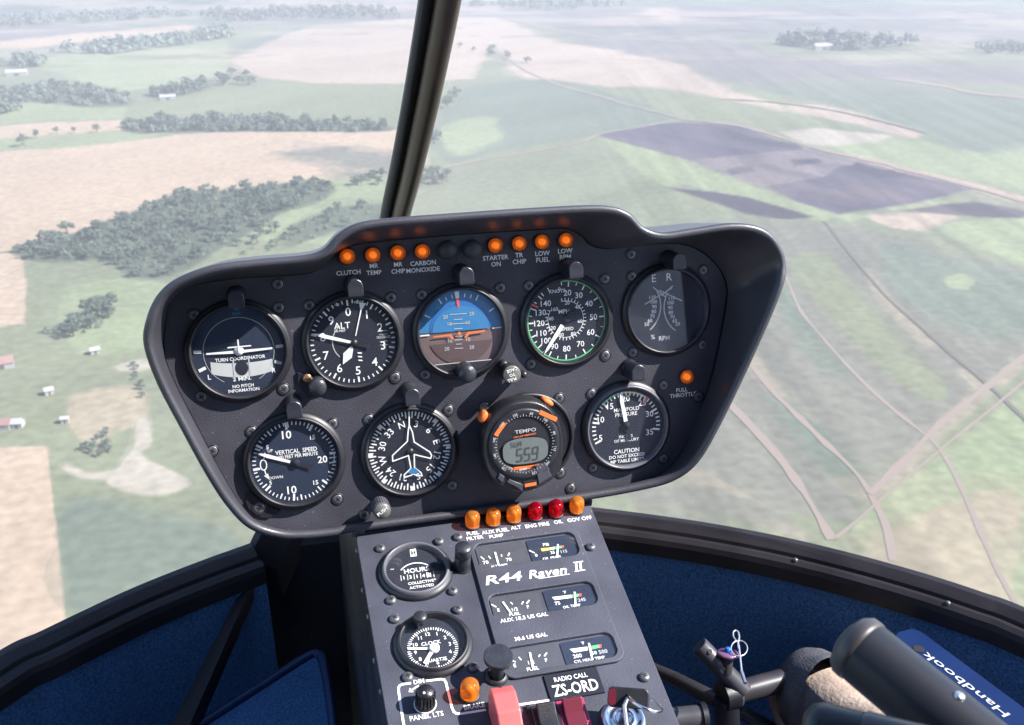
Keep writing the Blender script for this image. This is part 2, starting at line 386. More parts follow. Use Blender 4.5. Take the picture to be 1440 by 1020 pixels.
# fields: colour, softness in metres per 1000 m, outline traced on the ground
FIELDS = [
 (MAUVE, .02, [(-300, -60), (1800, -60), (1800, 40), (1250, 60), (900, 35), (640, 25), (560, 30), (330, 40), (0, 72), (-300, 80)]),
 (WOOD, .02, [(-100, -30), (330, -30), (300, 6), (150, 12), (-100, 14)]), (TEAL, .02, [(560, -10), (900, -6), (1150, -16), (1400, -4), (1440, 12), (1000, 8), (700, 10)]),
 (TEAL, .02, [(60, 20), (280, 8), (420, 14), (300, 30), (120, 40)]), (TAN, .02, [(0, 70), (90, 62), (280, 42), (250, 36), (0, 58)]),
 (LIME, .01, [(40, 88), (120, 72), (320, 56), (322, 100), (300, 108), (180, 128), (120, 118)]),
 (GREEN, .01, [(325, 84), (330, 46), (440, 34), (400, 50)]), (TEAL, .01, [(325, 84), (332, 62), (420, 38), (430, 36), (390, 55)]),
 (PINK, .01, [(325, 84), (400, 50), (440, 36), (566, 27), (700, 24), (690, 60), (668, 110), (560, 118), (450, 118), (372, 110), (340, 96)]),
 (GREEN, .01, [(330, 116), (560, 119), (640, 117), (640, 178), (556, 180), (300, 170), (180, 175), (200, 140), (300, 110)]),
 (TAN, .01, [(-80, 184), (70, 172), (172, 168), (178, 182), (60, 192), (-80, 200)]),
 (LIME, .01, [(-80, 200), (170, 184), (250, 186), (150, 206), (-80, 216)]), (LIME, .01, [(-50, 150), (120, 140), (180, 152), (175, 166), (70, 170), (-50, 180)]),
 (TAN, .006, [(-150, 222), (120, 206), (250, 190), (400, 180), (560, 182), (600, 190), (600, 232), (540, 248), (470, 252), (420, 262), (300, 275), (200, 300), (100, 330), (30, 350), (-60, 362), (-150, 365)]),
 (GREY, .05, [(400, 214), (470, 205), (560, 214), (590, 236), (520, 240), (440, 235)]), (GREY, .05, [(430, 246), (560, 236), (600, 240), (560, 250), (480, 254)]),
 (GREEN, .012, [(-60, 372), (240, 395), (230, 520), (60, 520), (-60, 500)]),
 (TAN, .003, [(-100, 362), (30, 356), (37, 402), (34, 456), (-100, 470)]),
 (TAN, .005, [(-200, 640), (66, 628), (80, 740), (95, 900), (-200, 1010)]),
 (OCHRE, .012, [(95, 562), (130, 548), (180, 543), (205, 560), (202, 590), (170, 606), (130, 622), (100, 605)]),
 (PALE, .012, [(196, 590), (212, 586), (216, 618), (200, 640), (240, 660), (268, 678), (240, 694), (200, 696), (150, 680), (170, 655), (190, 625)]),
 (PALE, .012, [(92, 650), (130, 664), (180, 662), (190, 672), (130, 674), (96, 662)]), (PALE, .012, [(160, 516), (196, 506), (230, 512), (206, 520), (180, 522)]),
 (LIME, .03, [(310, 290), (420, 262), (560, 248), (560, 330), (420, 345), (330, 330)]),
 (FLOOR_SHADE, .012, [(15, 352), (60, 336), (120, 322), (232, 280), (258, 268), (330, 266), (380, 260), (440, 254), (472, 264), (452, 284), (400, 300), (360, 324), (300, 354), (262, 380), (215, 396), (180, 392), (150, 364), (90, 368), (40, 366)]),
 (FLOOR_SHADE, .012, [(172, 178), (240, 168), (350, 166), (440, 172), (546, 178), (546, 186), (440, 186), (300, 186), (190, 188)]),
 (FLOOR_SHADE, .02, [(0, 128), (80, 118), (165, 132), (186, 146), (130, 152), (40, 144), (0, 140)]), (FLOOR_SHADE, .02, [(206, 136), (250, 122), (294, 112), (292, 126), (240, 138)]),
 (FLOOR_SHADE, .03, [(390, 330), (470, 292), (548, 292), (540, 328), (470, 326), (400, 350)]),
 (LIME, .02, [(100, 400), (240, 400), (226, 470), (160, 500), (90, 480)]), (TEAL, .04, [(100, 700), (300, 740), (330, 790), (180, 840), (100, 860)]),
 # right of the pillar
 (PINK, .02, [(640, 34), (700, 26), (790, 60), (905, 70), (1010, 118), (1025, 135), (930, 132), (860, 122), (760, 112), (720, 100), (700, 70)]),
 (MAUVE, .03, [(760, 20), (1000, 40), (1100, 80), (1440, 95), (1440, 120), (1230, 110), (1040, 118), (960, 90), (820, 60)]),
 (PINK, .02, [(900, 18), (940, 10), (956, 30), (920, 26)]), (PINK, .02, [(1040, 130), (1120, 160), (1070, 150), (1000, 136)]),
 (TEAL, .01, [(600, 205), (618, 160), (650, 124), (720, 114), (780, 112), (840, 124), (960, 165), (905, 178), (840, 190), (700, 214), (630, 232)]),
 (LIME, .02, [(615, 190), (640, 168), (690, 165), (710, 190), (680, 208), (640, 220)]),
 (GREEN, .02, [(860, 124), (980, 130), (1080, 180), (1050, 176), (960, 162)]),
 (TEAL, .02, [(1060, 120), (1240, 112), (1330, 128), (1500, 150), (1500, 240), (1380, 250), (1300, 190), (1180, 150)]),
 (LIME, .03, [(1130, 205), (1260, 195), (1400, 215), (1520, 190), (1520, 290), (1400, 262), (1240, 228)]),
 (PALE, .01, [(1096, 186), (1150, 180), (1200, 186), (1255, 190), (1240, 200), (1170, 206), (1130, 203)]), (PINK, .01, [(1100, 145), (1160, 148), (1230, 165), (1300, 186), (1280, 196), (1210, 176), (1120, 158)]),
 ((.076, .062, .095), .004, [(838, 190), (900, 178), (960, 171.5), (1042, 177), (1112, 204), (1140, 212), (1060, 217), (970, 227), (905, 208)]),
 ((.150, .122, .128), .008, [(968, 226), (1060, 216), (1142, 208), (1226, 228), (1180, 240), (1160, 250), (1076, 262), (1010, 242)]),
 (PLUM, .006, [(1020, 238), (1056, 234), (1062, 242), (1028, 246)]), (PLUM, .006, [(1110, 226), (1150, 222), (1160, 228), (1120, 234)]),
 (PLUM, .004, [(1002, 178), (1030, 196), (1080, 206), (1130, 208), (1110, 200), (1060, 194), (1020, 180)]),
 ((.072, .058, .086), .004, [(1076, 262), (1160, 249), (1186, 232), (1240, 236), (1310, 247), (1378, 264), (1290, 285), (1182, 302), (1120, 283)]),
 (LIME, .008, [(846, 193), (905, 208), (968, 226), (1064, 264), (1120, 284), (1180, 303), (1160, 310), (1090, 298), (1040, 278), (960, 258), (930, 262), (890, 234)]),
 (PLUM, .006, [(936, 263), (985, 268), (1050, 277), (1100, 292), (1146, 306), (1100, 309), (1050, 302), (1000, 284)]),
 (LIME, .01, [(1182, 303), (1290, 287), (1340, 282), (1300, 292), (1240, 300), (1190, 312)]),
 (PLUM, .006, [(1272, 297), (1330, 288), (1372, 284), (1440, 296), (1500, 306), (1400, 306), (1330, 302)]),
 ((.036, .030, .050), .006, [(1206, 226), (1300, 250), (1310, 254), (1240, 250), (1190, 238)]), ((.080, .064, .080), .006, [(1120, 276), (1230, 262), (1290, 268), (1200, 292)]),
 (PINK, .015, [(1225, 302), (1290, 300), (1340, 304), (1316, 318), (1280, 324), (1240, 314)]), (PINK, .02, [(1180, 214), (1260, 232), (1440, 278), (1500, 300), (1440, 290), (1330, 256), (1240, 236)]),
 (LIME, .02, [(1320, 318), (1400, 308), (1520, 312), (1520, 372), (1440, 374), (1370, 344)]),
 (GREY, .02, [(900, 330), (1150, 314), (1260, 330), (1380, 366), (1600, 402), (1600, 480), (1440, 500), (1300, 620), (1225, 690), (1200, 735), (1000, 690), (940, 600)]),
 (TEAL, .03, [(1240, 340), (1380, 372), (1560, 410), (1540, 440), (1420, 470), (1320, 450), (1250, 400)]),
 (LIME, .01, [(1326, 392), (1350, 384), (1372, 394), (1360, 406), (1334, 404)]),
 (DRY, .01, [(1212, 376), (1226, 378), (1260, 430), (1322, 490), (1300, 490), (1236, 430)]), (DRY, .01, [(1340, 522), (1352, 518), (1386, 544), (1374, 550)]),
 (DRY, .012, [(1040, 470), (1066, 500), (1100, 545), (1150, 590), (1130, 590), (1080, 548), (1046, 510)]),
 (LIME, .02, [(1200, 745), (1320, 640), (1440, 545), (1600, 440), (1600, 900), (1440, 900), (1300, 800)]),
 (TEAL, .02, [(1036, 330), (1060, 330), (1140, 450), (1200, 520), (1170, 520), (1100, 440)]), (GREEN, .02, [(1110, 372), (1160, 360), (1260, 470), (1330, 545), (1300, 560), (1200, 480)]),
 (TEAL, .02, [(1080, 560), (1110, 560), (1200, 650), (1180, 680), (1120, 620)]), (DRY, .02, [(960, 660), (1000, 668), (1120, 742), (1150, 760), (1090, 748), (1000, 706)]),
 (DRY, .010, [(1212, 700), (1250, 664), (1320, 590), (1395, 528), (1460, 480), (1462, 494), (1405, 546), (1335, 606), (1262, 680), (1226, 712)]),
 (OCHRE, .06, [(1180, 812), (1300, 720), (1420, 690), (1440, 800), (1440, 900), (1250, 830)]),
 (GREY, .05, [(900, 680), (1000, 690), (1130, 745), (1000, 735), (900, 725)]),
]
FW = [(np.array(c), s_, [tuple(q) for q in spline([g2(*p) for p in pts], 5, True)] if s_ >= .012 else [g2(*p) for p in pts]) for c, s_, pts in FIELDS]
az = np.radians(np.concatenate([np.arange(-180, -22, 3), np.arange(-22, 52, .09), np.arange(52, 179, 3)]))
dep = np.concatenate([np.arange(89, 44, -3), np.arange(44, 3.2, -.06), np.arange(3.2, .9, -.05)])
rad = -GZ / np.tan(np.radians(dep)); rad = np.minimum(rad, 14800)
AZ, RD = np.meshgrid(az, rad)
GX = CAM.x + RD * np.sin(AZ); GY = CAM.y + RD * np.cos(AZ)
colr = np.empty(GX.shape + (3,)); colr[:] = GREEN
n1 = fbm(GX / 240, GY / 240, 3); n2 = fbm(GX / 70, GY / 70, 9); n3 = fbm(GX / 22, GY / 22, 21)
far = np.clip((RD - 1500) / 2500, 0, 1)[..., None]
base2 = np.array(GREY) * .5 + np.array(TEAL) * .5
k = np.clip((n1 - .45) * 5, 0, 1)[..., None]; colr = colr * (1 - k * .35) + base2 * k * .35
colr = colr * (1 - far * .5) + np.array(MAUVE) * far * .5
WX = [fbm(GX / 60, GY / 60, 31 + j * 50) - .5 for j in range(4)]; WY = [fbm(GX / 60, GY / 60, 77 + j * 50) - .5 for j in range(4)]
JX = [(vnoise(GX / 9, GY / 9, j + 7) - .5) * RD * .002 for j in range(4)]; JY = [(vnoise(GX / 9, GY / 9, j + 90) - .5) * RD * .003 for j in range(4)]
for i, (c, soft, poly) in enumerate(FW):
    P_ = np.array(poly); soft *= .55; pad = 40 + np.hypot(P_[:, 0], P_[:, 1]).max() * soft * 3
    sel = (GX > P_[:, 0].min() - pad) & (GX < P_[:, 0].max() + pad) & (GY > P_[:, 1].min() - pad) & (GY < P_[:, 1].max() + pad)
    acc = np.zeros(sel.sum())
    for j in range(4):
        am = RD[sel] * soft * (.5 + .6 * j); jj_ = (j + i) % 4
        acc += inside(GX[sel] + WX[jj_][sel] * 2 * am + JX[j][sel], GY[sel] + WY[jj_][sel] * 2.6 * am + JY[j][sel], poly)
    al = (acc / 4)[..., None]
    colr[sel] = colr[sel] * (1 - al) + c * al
# far plain: long thin strips of bare earth, crops and scrub; blotches in the plough land
fp = np.clip((RD - 1500) / 900, 0, 1)
la = GX * _c - GY * _s; lb = GX * _s + GY * _c
e1 = fbm(la / 420, lb / 170, 131); e2 = fbm(la / 300 + 7, lb / 90, 151); e3 = fbm(la / 160, lb / 55, 171)
for e, th, cc, st in ((e1, .56, PINK, .55), (e2, .60, PALE, .45), (e3, .66, WOOD, .6), (fbm(la / 500, lb / 140, 191), .58, TEAL, .35)):
    al = (np.clip((e - th) * 14, 0, 1) * fp * st)[..., None]; colr = colr * (1 - al) + np.array(cc) * al
pm = inside(GX, GY, [g2(*p) for p in [(838, 190), (960, 168), (1140, 203), (1440, 280), (1500, 306), (1330, 304), (1182, 303), (1062, 264), (910, 210)]])
pd = np.array(g2(1376, 263)) - np.array(g2(960, 171)); pd /= np.linalg.norm(pd); pb = fbm((GX * pd[0] + GY * pd[1]) / 110, (GX * pd[1] - GY * pd[0]) / 26, 211); al = (np.clip((pb - .52) * 9, 0, 1) * pm * .25)[..., None]; colr = colr * (1 - al) + np.array(ROSE) * al
al = (np.clip((.42 - pb) * 9, 0, 1) * pm * .35)[..., None]; colr = colr * (1 - al) + np.array((.028, .025, .045)) * al
streak = fbm((GX * .83 + GY * .55) / 260, (GY * .83 - GX * .55) / 60, 51)
q0 = np.array(g2(1103, 388)); q1 = np.array(g2(1340, 665)); td = (q1 - q0) / np.linalg.norm(q1 - q0)
across = GX * td[1] - GY * td[0]; along = GX * td[0] + GY * td[1]
crop = fbm(along / 400, across / 9, 61, 3) - .5
side = np.clip((GX - GY * .35 + 60) / 120, 0, 1)
colr *= (.89 + .10 * n2 + .13 * n3 + .26 * (streak - .5) + .5 * side * crop)[..., None]
grey_ = colr.mean(-1, keepdims=True); colr = (colr * .82 + grey_ * .18) * .80
g = MB()
nr, na = GX.shape
gm = bpy.data.meshes.new("ground")
verts = np.stack([GX, GY, np.full(GX.shape, GZ)], -1).reshape(-1, 3)
ii = np.arange(nr - 1)[:, None] * na + np.arange(na)[None]; jj = np.arange(nr - 1)[:, None] * na + (np.arange(na)[None] + 1) % na
quads = np.stack([ii, ii + na, jj + na, jj], -1).reshape(-1, 4)
gm.vertices.add(len(verts)); gm.vertices.foreach_set("co", verts.ravel())
gm.loops.add(quads.size); gm.loops.foreach_set("vertex_index", quads.ravel())
gm.polygons.add(len(quads)); gm.polygons.foreach_set("loop_start", np.arange(len(quads)) * 4); gm.polygons.foreach_set("loop_total", np.full(len(quads), 4))
gm.update(calc_edges=True); gm.validate()
# the disc just under the aircraft
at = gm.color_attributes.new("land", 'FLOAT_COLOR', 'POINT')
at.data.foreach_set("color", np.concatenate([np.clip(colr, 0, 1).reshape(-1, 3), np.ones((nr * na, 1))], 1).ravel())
mg = bpy.data.materials.new("farmland"); mg.use_nodes = True; nt = mg.node_tree; b = nt.nodes["Principled BSDF"]; b.inputs["Roughness"].default_value = .95; b.inputs["Specular IOR Level"].default_value = .1
va = nt.nodes.new("ShaderNodeVertexColor"); va.layer_name = "land"
geo = nt.nodes.new("ShaderNodeNewGeometry"); no = nt.nodes.new("ShaderNodeTexNoise"); no.inputs["Scale"].default_value = .16; no.inputs["Detail"].default_value = 6
nt.links.new(geo.outputs["Position"], no.inputs["Vector"])
mr = nt.nodes.new("ShaderNodeMapRange"); mr.inputs[1].default_value = .25; mr.inputs[2].default_value = .75; mr.inputs[3].default_value = .78; mr.inputs[4].default_value = 1.22
nt.links.new(no.outputs[0], mr.inputs[0])
mx = nt.nodes.new("ShaderNodeMix"); mx.data_type = 'RGBA'; mx.blend_type = 'MULTIPLY'; mx.inputs[0].default_value = 1
nt.links.new(va.outputs[0], mx.inputs[6]); nt.links.new(mr.outputs[0], mx.inputs[7]); nt.links.new(mx.outputs[2], b.inputs["Base Color"])
gm.materials.append(mg)
structure(put("ground", gm))

# tracks across the fields
mtrack = mat("bare_earth_track", (.205, .165, .138), .95, spec=.1); mtrackd = mat("track_with_weeds", (.105, .092, .08), .95, spec=.1)
TRACKS = [
 ([(1103, 388), (1130, 442), (1180, 502), (1250, 570), (1312, 622), (1342, 668), (1370, 722), (1400, 792), (1440, 868)], 2.6, 0),
 ([(1056, 515), (1090, 555), (1150, 612), (1200, 664), (1230, 706), (1250, 742), (1258, 790)], 3.6, 0),
 ([(1024, 568), (1080, 626), (1130, 692), (1168, 760)], 4.2, 0),
 ([(1160, 312), (1230, 400), (1330, 492), (1400, 552), (1450, 598)], 2.4, 1),
 ([(1224, 696), (1250, 672), (1330, 590), (1400, 536), (1470, 478)], 5.0, 0),
 ([(1176, 758), (1240, 702), (1330, 628), (1450, 530)], 1.8, 0),
 ([(590, 246), (630, 234), (720, 218), (812, 202), (842, 190), (905, 178), (962, 168)], 4.5, 0),
 ([(690, 66), (760, 110), (850, 138), (962, 167), (1042, 178), (1140, 207), (1300, 246), (1450, 288)], 8.0, 0),
 ([(1230, 109), (1300, 118), (1380, 132), (1480, 142)], 16.0, 0),
 ([(722, 30), (830, 50), (1000, 62)], 14.0, 0), ([(1010, 140), (1100, 146), (1200, 162), (1302, 188)], 6.0, 1),
]
for ti, (pts, w, kk) in enumerate(TRACKS):
    q = spline([g2(*p) for p in pts], 30); t = MB(); L = []; Rr = []
    for i, p in enumerate(q):
        d = q[min(i + 1, len(q) - 1)] - q[max(i - 1, 0)]; d /= np.linalg.norm(d); nrm = np.array([-d[1], d[0]])
        ww = w * .5 * (.45 + .8 * vnoise(np.array(p[0] / 14), np.array(p[1] / 14), 5)); off = (vnoise(np.array(p[0] / 40), np.array(p[1] / 40), 8) - .5) * w * .6
        L.append((*(p + nrm * (ww + off)), GZ + .15 + ti * .06)); Rr.append((*(p - nrm * (ww - off)), GZ + .15 + ti * .06))
    t.grid([L, Rr]); structure(obj("dirt_track", t, (mtrack, mtrackd)[kk]))

# trees: four crowns of leaf clumps on a trunk with limbs, shared by every copy
def leafmat(name, c):
    m = mat(name, c, .8, spec=.2); nt = m.node_tree; b = nt.nodes["Principled BSDF"]
    oi = nt.nodes.new("ShaderNodeObjectInfo"); geo = nt.nodes.new("ShaderNodeNewGeometry")
    hs = nt.nodes.new("ShaderNodeHueSaturation"); hs.inputs["Color"].default_value = (*c, 1)
    mr = nt.nodes.new("ShaderNodeMapRange"); mr.inputs[3].default_value = .45; mr.inputs[4].default_value = 1.75
    ad = nt.nodes.new("ShaderNodeMath"); ad.operation = 'ADD'; nt.links.new(oi.outputs["Random"], ad.inputs[0]); nt.links.new(geo.outputs["Random Per Island"], ad.inputs[1])
    mr.inputs[2].default_value = 2; nt.links.new(ad.outputs[0], mr.inputs[0]); nt.links.new(mr.outputs[0], hs.inputs["Value"]); nt.links.new(hs.outputs[0], b.inputs["Base Color"])
    return m
LEAF = leafmat("tree_leaves", (.084, .112, .082)); BARK = mat("tree_bark", (.10, .075, .06), .9)
def tree_meshes(seed):
    r = random.Random(seed); tr = MB(); cr = MB()
    tr.tube([(0, 0, 0), (.1, 0, 1.6), (.05, .1, 3.2), (.2, .1, 5.5)], [.34, .27, .22, .08], 8)
    cl = []
    for i in range(19):
        a = r.uniform(0, 6.28); d = r.uniform(.3, 3.9); z = r.uniform(3.6, 8.2) - d * .35
        cl.append((Vector((d * math.cos(a), d * math.sin(a), z)), r.uniform(.6, 1.5)))
        if i < 5: tr.tube([(.08, .05, 2.6 + i * .3), cl[-1][0] * .5 + Vector((0, 0, 1.4)), cl[-1][0]], [.13, .09, .03], 6)
    for c, rr in cl:
        for k in range(62):
            d = Vector((r.gauss(0, 1), r.gauss(0, 1), r.gauss(0, 1))).normalized(); p = c + Vector((d.x * rr, d.y * rr, d.z * rr * .8)) * r.uniform(.55, 1.08)
            n_ = (d + Vector((r.uniform(-.7, .7), r.uniform(-.7, .7), r.uniform(-.2, .9)))).normalized(); t = n_.orthogonal().normalized(); b_ = n_.cross(t)
            t, b_ = t * math.cos(k) + b_ * math.sin(k), b_ * math.cos(k) - t * math.sin(k); s_ = r.uniform(.2, .46)
            cr.add([p - t * s_, p - b_ * s_ * .7, p + t * s_, p + b_ * s_ * .7], [(0, 1, 2, 3)])
    return tr.mesh("trunk", BARK), cr.mesh("crown", LEAF)
TM = [tree_meshes(i) for i in range(5)]
def tree(x, y, h, label, group, wide=1.0, name="tree"):
    i = random.randrange(5); k = h / 9.5
    m4 = Matrix.Translation((x, y, GZ)) @ Matrix.Rotation(random.uniform(0, 6.28), 4, 'Z') @ Matrix.Diagonal((k * wide, k * wide, k, 1))
    t = thing(name, label, name, m4, group); put("trunk", TM[i][0], t); put("crown", TM[i][1], t)
def wood(poly, n, h0, h1, dmin, label, group, wide=1.3, name="tree"):
    """n trees inside an outline seen on the ground, at least dmin metres apart"""
    P = [g2(*p) for p in poly]; xs = [p[0] for p in P]; ys = [p[1] for p in P]; got = []; tries = 0
    while len(got) < n and tries < n * 60:
        tries += 1
        x = random.uniform(min(xs), max(xs)); y = random.uniform(min(ys), max(ys))
        if not inside(np.array([x]), np.array([y]), P)[0]: continue
        if any((x - a) ** 2 + (y - b_) ** 2 < dmin * dmin for a, b_ in got): continue
        got.append((x, y)); tree(x, y, random.uniform(h0, h1), label, group, wide * random.uniform(.85, 1.2), name)
G1 = "trees of the wood left of the panel"
wood([(15, 350), (60, 336), (120, 322), (232, 282), (258, 270), (330, 268), (380, 262), (440, 256), (470, 266), (452, 282), (400, 296), (360, 322), (300, 352), (262, 378), (215, 392), (180, 388), (150, 362), (90, 366), (40, 364)],
     142, 7, 12.5, 7.0, "bushy grey-green tree in the big wood beside the tan field, left of the instrument panel", G1)
wood([(400, 300), (470, 290), (548, 292), (540, 330), (470, 330), (380, 350), (320, 370), (330, 340)], 14, 6, 10, 12, "scattered round tree on pale grass between the wood and the centre pillar", "scattered trees on the pale grass")
wood([(60, 470), (150, 424), (168, 440), (130, 468), (100, 474)], 9, 9, 13, 6, "tree of the small thicket below the big wood at left", "trees of the small thicket")
wood([(172, 178), (240, 168), (350, 166), (440, 172), (546, 178), (546, 184), (440, 184), (300, 184), (190, 186)], 40, 10, 15, 11, "tree in the long shelterbelt along the top of the big tan field", "trees of the long shelterbelt")
wood([(490, 256), (530, 248), (548, 252), (535, 264), (500, 264)], 6, 8, 11, 8, "tree of the clump just left of the centre pillar foot", "trees of the clump left of the pillar")
wood([(585, 244), (625, 238), (634, 258), (590, 264)], 9, 9, 12, 7, "tree of the clump just right of the centre pillar foot", "trees of the clump right of the pillar")
wood([(604, 146), (640, 132), (646, 160), (612, 164)], 6, 14, 20, 16, "dark tree of the far clump right of the centre pillar", "trees of the far clump right of the pillar")
wood([(596, 190), (618, 184), (620, 206), (600, 208)], 3, 12, 15, 10, "tree of the pair of bushes at the right edge of the pillar", "trees at the right edge of the pillar")
wood([(0, 128), (80, 118), (165, 132), (186, 144), (130, 150), (40, 142), (0, 138)], 26, 11, 16, 17, "tree of the dark grove at the far left edge", "trees of the dark grove at far left")
wood([(208, 134), (250, 122), (292, 112), (290, 124), (240, 136)], 10, 11, 16, 15, "tree of the short dark belt in the far left fields", "trees of the short dark belt")
wood([(306, 116), (330, 102), (360, 110), (352, 124), (316, 124)], 8, 11, 16, 15, "tree of the round clump at the corner of the pink field", "trees of the round clump")
for i, (x, y) in enumerate([(34, 202), (52, 190), (80, 184), (104, 183), (136, 182)]):
    tree(*g2(x, y + 4), (16, 11, 9, 8, 11)[i], ("tall forked tree leftmost in the tan strip at left", "second tree from the left in the tan strip", "small bushy tree in the middle of the tan strip", "round tree right of the small one in the tan strip", "rightmost lone tree in the tan strip at left")[i], "lone trees in the tan strip")
wood([(112, 632), (150, 628), (162, 636), (140, 644)], 6, 3.5, 5, 3.2, "dark bush beside the pale scrape in the lower left field", "bushes by the pale scrape", name="bush")
wood([(134, 618), (150, 606), (160, 622), (146, 628)], 4, 3, 4.5, 3.2, "pale green bush above the pale scrape", "pale bushes by the scrape", name="bush")
wood([(184, 512), (194, 520), (203, 556), (198, 562), (188, 530)], 7, 2.6, 4, 3, "shrub in the thin curved hedge left of the panel", "shrubs of the thin curved hedge", name="bush")
wood([(630, 60), (668, 64), (730, 80), (760, 92), (730, 90), (660, 74)], 8, 10, 13, 24, "tree of the sparse row along the pink field right of the pillar", "trees of the sparse row")
# far woods that read as one mass
def far_wood(poly, n, h, name="distant_woods"):
    mb = MB(); P = [g2(*p) for p in poly]; xs = [p[0] for p in P]; ys = [p[1] for p in P]; c = 0
    while c < n:
        x = random.uniform(min(xs), max(xs)); y = random.uniform(min(ys), max(ys))
        if not inside(np.array([x]), np.array([y]), P)[0]: continue
        c += 1; hh = h * random.uniform(.6, 1.15); rr = hh * random.uniform(.35, .75)
        for k in range(34):
            d = Vector((random.gauss(0, 1), random.gauss(0, 1), abs(random.gauss(0, 1)))).normalized(); p = Vector((x, y, GZ + .25 * hh)) + Vector((d.x * rr, d.y * rr, d.z * hh * .75)) * random.uniform(.6, 1.05)
            n_ = (d + Vector((random.uniform(-.5, .5), random.uniform(-.5, .5), .3))).normalized(); t = n_.orthogonal().normalized(); b_ = n_.cross(t); s_ = rr * random.uniform(.16, .38)
            mb.add([p - t * s_, p - b_ * s_, p + t * s_, p + b_ * s_], [(0, 1, 2, 3)])
    structure(obj(name, mb, LEAF), "stuff")
far_wood([(1092, 62), (1140, 52), (1200, 58), (1300, 62), (1240, 70), (1180, 72), (1120, 66)], 90, 22)
far_wood([(58, 76), (120, 68), (220, 58), (320, 44), (326, 52), (240, 66), (160, 76)], 120, 20)
far_wood([(0, 92), (40, 82), (66, 92), (30, 98)], 30, 18)
far_wood([(280, 20), (470, 14), (560, 18), (560, 28), (430, 28), (300, 34)], 150, 20)
far_wood([(640, 8), (780, 4), (900, 10), (760, 16)], 90, 20)
far_wood([(0, 30), (200, 18), (280, 22), (120, 34), (0, 40)], 130, 18)
far_wood([(1370, 70), (1440, 66), (1440, 76), (1390, 78)], 24, 16)
far_wood([(0, 152), (24, 148), (20, 158), (0, 160)], 14, 14)

def scrub(poly, n, h): far_wood(poly, n, h, "undergrowth")
scrub([(15, 352), (60, 338), (120, 324), (232, 284), (258, 272), (330, 268), (380, 262), (440, 256), (470, 266), (452, 282), (400, 298), (360, 322), (300, 352), (262, 378), (215, 392), (180, 388), (150, 362), (90, 366), (40, 364)], 260, 4.5)
scrub([(380, 340), (470, 292), (548, 292), (540, 328), (470, 326), (400, 352), (330, 372), (320, 360)], 60, 3.5)
scrub([(172, 178), (240, 170), (350, 168), (440, 173), (546, 179), (546, 185), (440, 185), (300, 185), (190, 187)], 190, 8)
scrub([(0, 130), (80, 120), (165, 133), (186, 145), (130, 151), (40, 143), (0, 139)], 110, 10); scrub([(208, 135), (250, 123), (292, 113), (290, 125), (240, 137)], 50, 9)
scrub([(60, 470), (150, 426), (168, 442), (130, 468), (100, 474)], 40, 4)
# farm buildings
WALLW = mat("white_shed_wall", (.30, .285, .27), .8); ROOFR = mat("faded_red_roof", (.23, .13, .11), .7, var=.1, vscale=1); ROOFW = mat("white_roof", (.31, .30, .295), .6)
def shed(x, y, w, d, h, rot, rm, label, name="farm_shed", group=None):
    gx, gy = g2(x, y); t = thing(name, label, "shed" if name == "farm_shed" else "house", Matrix.Translation((gx, gy, GZ)) @ Matrix.Rotation(R(rot), 4, 'Z'), group)
    a = MB(); a.box(-w / 2, w / 2, -d / 2, d / 2, 0, h); a.add([(-w / 2, -d / 2, h), (-w / 2, d / 2, h), (-w / 2, 0, h + d * .27), (w / 2, -d / 2, h), (w / 2, d / 2, h), (w / 2, 0, h + d * .27)], [(0, 2, 1), (3, 4, 5)]); obj("wall", a, WALLW, t)
    rf = MB(); e = .4
    for sgn in (-1, 1):
        p = [(-w / 2 - e, sgn * (d / 2 + e), h - e * .5), (w / 2 + e, sgn * (d / 2 + e), h - e * .5), (w / 2 + e, 0, h + d * .27 + .1), (-w / 2 - e, 0, h + d * .27 + .1)]
        rf.add(p + [(q[0], q[1], q[2] + .15) for q in p], [(0, 1, 2, 3), (7, 6, 5, 4), (0, 4, 5, 1), (1, 5, 6, 2), (2, 6, 7, 3), (3, 7, 4, 0)])
    obj("roof", rf, rm, t)
    dr = MB(); dr.box(-w * .12, w * .12, -d / 2 - .06, -d / 2 - .003, 0, h * .75); obj("door", dr, BARK, t)
shed(2, 516, 13, 9, 3.4, 10, ROOFR, "red roofed shed with pale walls at the left edge, upper of two")
shed(-6, 602, 15, 7, 3, -8, ROOFR, "long red roofed shed with white end at the left edge, lower of two")
shed(26, 600, 5, 5.5, 2.8, -8, ROOFW, "white roofed shed at the right end of the long red roofed shed")
shed(69, 554, 4.2, 4, 2.6, 20, ROOFW, "small white hut alone on the grass right of the sheds", "hut")
shed(92, 594, 3.6, 3, 2.4, 0, ROOFW, "small pale hut right of the lower red roofed shed", "hut")
shed(134, 497, 5, 4, 2.6, 15, ROOFW, "small pale house among bushes below the thicket", "farm_house")
shed(236, 140, 20, 9, 4, 5, ROOFW, "long white shed in front of the short dark tree belt", "farm_shed")
shed(24, 106, 30, 14, 5, 4, ROOFW, "large white farm shed at the far left edge", "farm_shed")
shed(1156, 70, 34, 16, 7, 0, ROOFW, "white farm building in the far wood at upper right", "farm_house")

